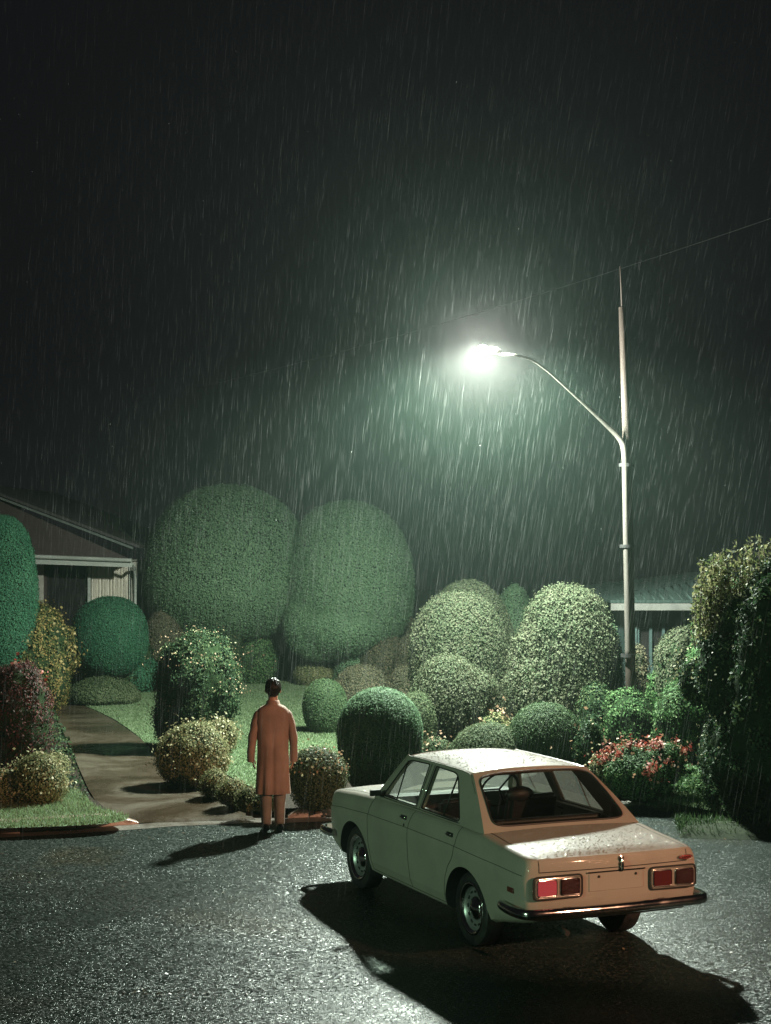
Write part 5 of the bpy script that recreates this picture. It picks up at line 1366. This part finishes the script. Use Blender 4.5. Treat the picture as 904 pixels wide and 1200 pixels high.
Vb, Fb = [], []; base = 0
for _ in range(230):
    Y_ = float(rng.uniform(14, 27)); p = W(rng.uniform(0, 904), rng.uniform(0, 620), Y_); r = float(rng.uniform(.0016, .0042)) * Y_ / 22
    Vb.append(oct_ * np.array([1, 1, float(rng.uniform(1.5, 6))]) * r + np.array(p[:])); Fb += [[a + base for a in f] for f in fo]; base += 7
o = link('raindrops', np_mesh('raindrops', np.concatenate(Vb), np.full(len(Fb), 3), np.array(Fb).ravel(), smooth=np.ones(len(Fb), bool)), [M['bead']]); tag(o, 'single bright raindrops high in the night air', 'raindrops', kind='stuff')

# ================================================================== HAZE, SKY, LIGHT
HD = .00042
t = NT('rain_haze'); v = t.n('ShaderNodeVolumePrincipled'); v.inputs['Color'].default_value = (.66, 1.0, .82, 1); v.inputs['Density'].default_value = HD; v.inputs['Anisotropy'].default_value = .25
t.l(v.outputs[0], t.out.inputs['Volume'])
bm = bmesh.new(); box(bm, (-58, -20, -1.2), (58, 92, 17)); o = from_bm('haze', bm, [t.m]); tag(o, 'thin rain haze glowing round the street lamp', 'haze', kind='stuff')
t = NT('lamp_glow_volume'); v = t.n('ShaderNodeVolumePrincipled'); v.inputs['Color'].default_value = (1.0, .93, .94, 1); v.inputs['Anisotropy'].default_value = 0.0  # extra volume added inside the haze to make the lamp's glow
tc = t.n('ShaderNodeTexCoord'); ln_ = t.n('ShaderNodeVectorMath', _operation='LENGTH'); t.l(tc.outputs['Object'], ln_.inputs[0])
dv_ = t.n('ShaderNodeMath', _operation='DIVIDE'); t.l(ln_.outputs['Value'], dv_.inputs[0]); dv_.inputs[1].default_value = 9.0
g1 = lambda v_: (v_, v_, v_)
dr_ = ramp(t, dv_.outputs[0], [(0, g1(.24)), (.06, g1(.27)), (.11, g1(.25)), (.23, g1(.155)), (.45, g1(.085)), (.75, g1(.025)), (1.0, g1(0.0))])
ml_ = t.n('ShaderNodeMath', _operation='MULTIPLY'); t.l(dr_.outputs['Color'], ml_.inputs[0]); ml_.inputs[1].default_value = .0085; t.l(ml_.outputs[0], v.inputs['Density'])
cr_ = ramp(t, dv_.outputs[0], [(0, (1, .90, .93)), (.07, (1, .92, .95)), (.16, (.66, 1, .83))]); t.l(cr_.outputs['Color'], v.inputs['Color'])  # pink halo tint put into the volume's core, green further out
t.l(v.outputs[0], t.out.inputs['Volume'])
bm = bmesh.new(); bmesh.ops.create_icosphere(bm, subdivisions=3, radius=9.05); o = from_bm('glow_volume', bm, [t.m]); o.location = pb + head; tag(o, 'added denser volume that makes the glow round the lit lamp', 'glow', kind='stuff')
w = bpy.data.worlds.new('World'); sc.world = w; w.use_nodes = True
bg = w.node_tree.nodes['Background']; bg.inputs['Color'].default_value = (.0052, .0048, .0060, 1); bg.inputs['Strength'].default_value = 1.0
def lamp(name, typ, loc, power, col, rad=.1, target=None, cone=None, blend=.3):
    l = bpy.data.lights.new(name, typ); l.energy = power; l.color = col; l.shadow_soft_size = rad
    o = bpy.data.objects.new(name, l); COL.objects.link(o); o.location = loc
    if target is not None: o.rotation_euler = (Vector(target) - Vector(loc)).to_track_quat('-Z', 'Y').to_euler()
    if cone: l.spot_size = R(cone); l.spot_blend = blend
    return o
HL = pb + head
LP_ = 14000
lamp('street_lamp_light', 'SPOT', HL + Vector((0, 0, .06)), LP_ * .98, (.88, 1.0, .86), .2, HL + Vector((0, 0, -5)), 179.9, .58)
lamp('street_lamp_glow', 'POINT', HL, LP_ * .27, (.95, 1.0, .90), .2)
lamp('warm_fill_spot', 'SPOT', (15.0, 1.6, 6.9), 14500, (1.0, .50, .30), .25, (.25, 16.6, .7), 14.5, .35)  # unseen narrow spot, added for the orange light on car and man
lamp('green_fill_spot', 'SPOT', (-11, 1.0, 4.6), 3900, (.58, 1.0, .66), .5, (1.1, 15.6, .8), 23, .5)  # unseen fill spot, added to brighten the car's left side in green
sc.view_settings.view_transform = 'Standard'; sc.view_settings.look = 'None'; sc.view_settings.gamma = 1; sc.view_settings.exposure = 0
sc.cycles.volume_step_rate = .3; sc.cycles.transparent_max_bounces = 24; sc.cycles.max_bounces = 6; sc.cycles.volume_bounces = 0; sc.cycles.use_denoising = True
sc.cycles.sample_clamp_indirect = 4.0
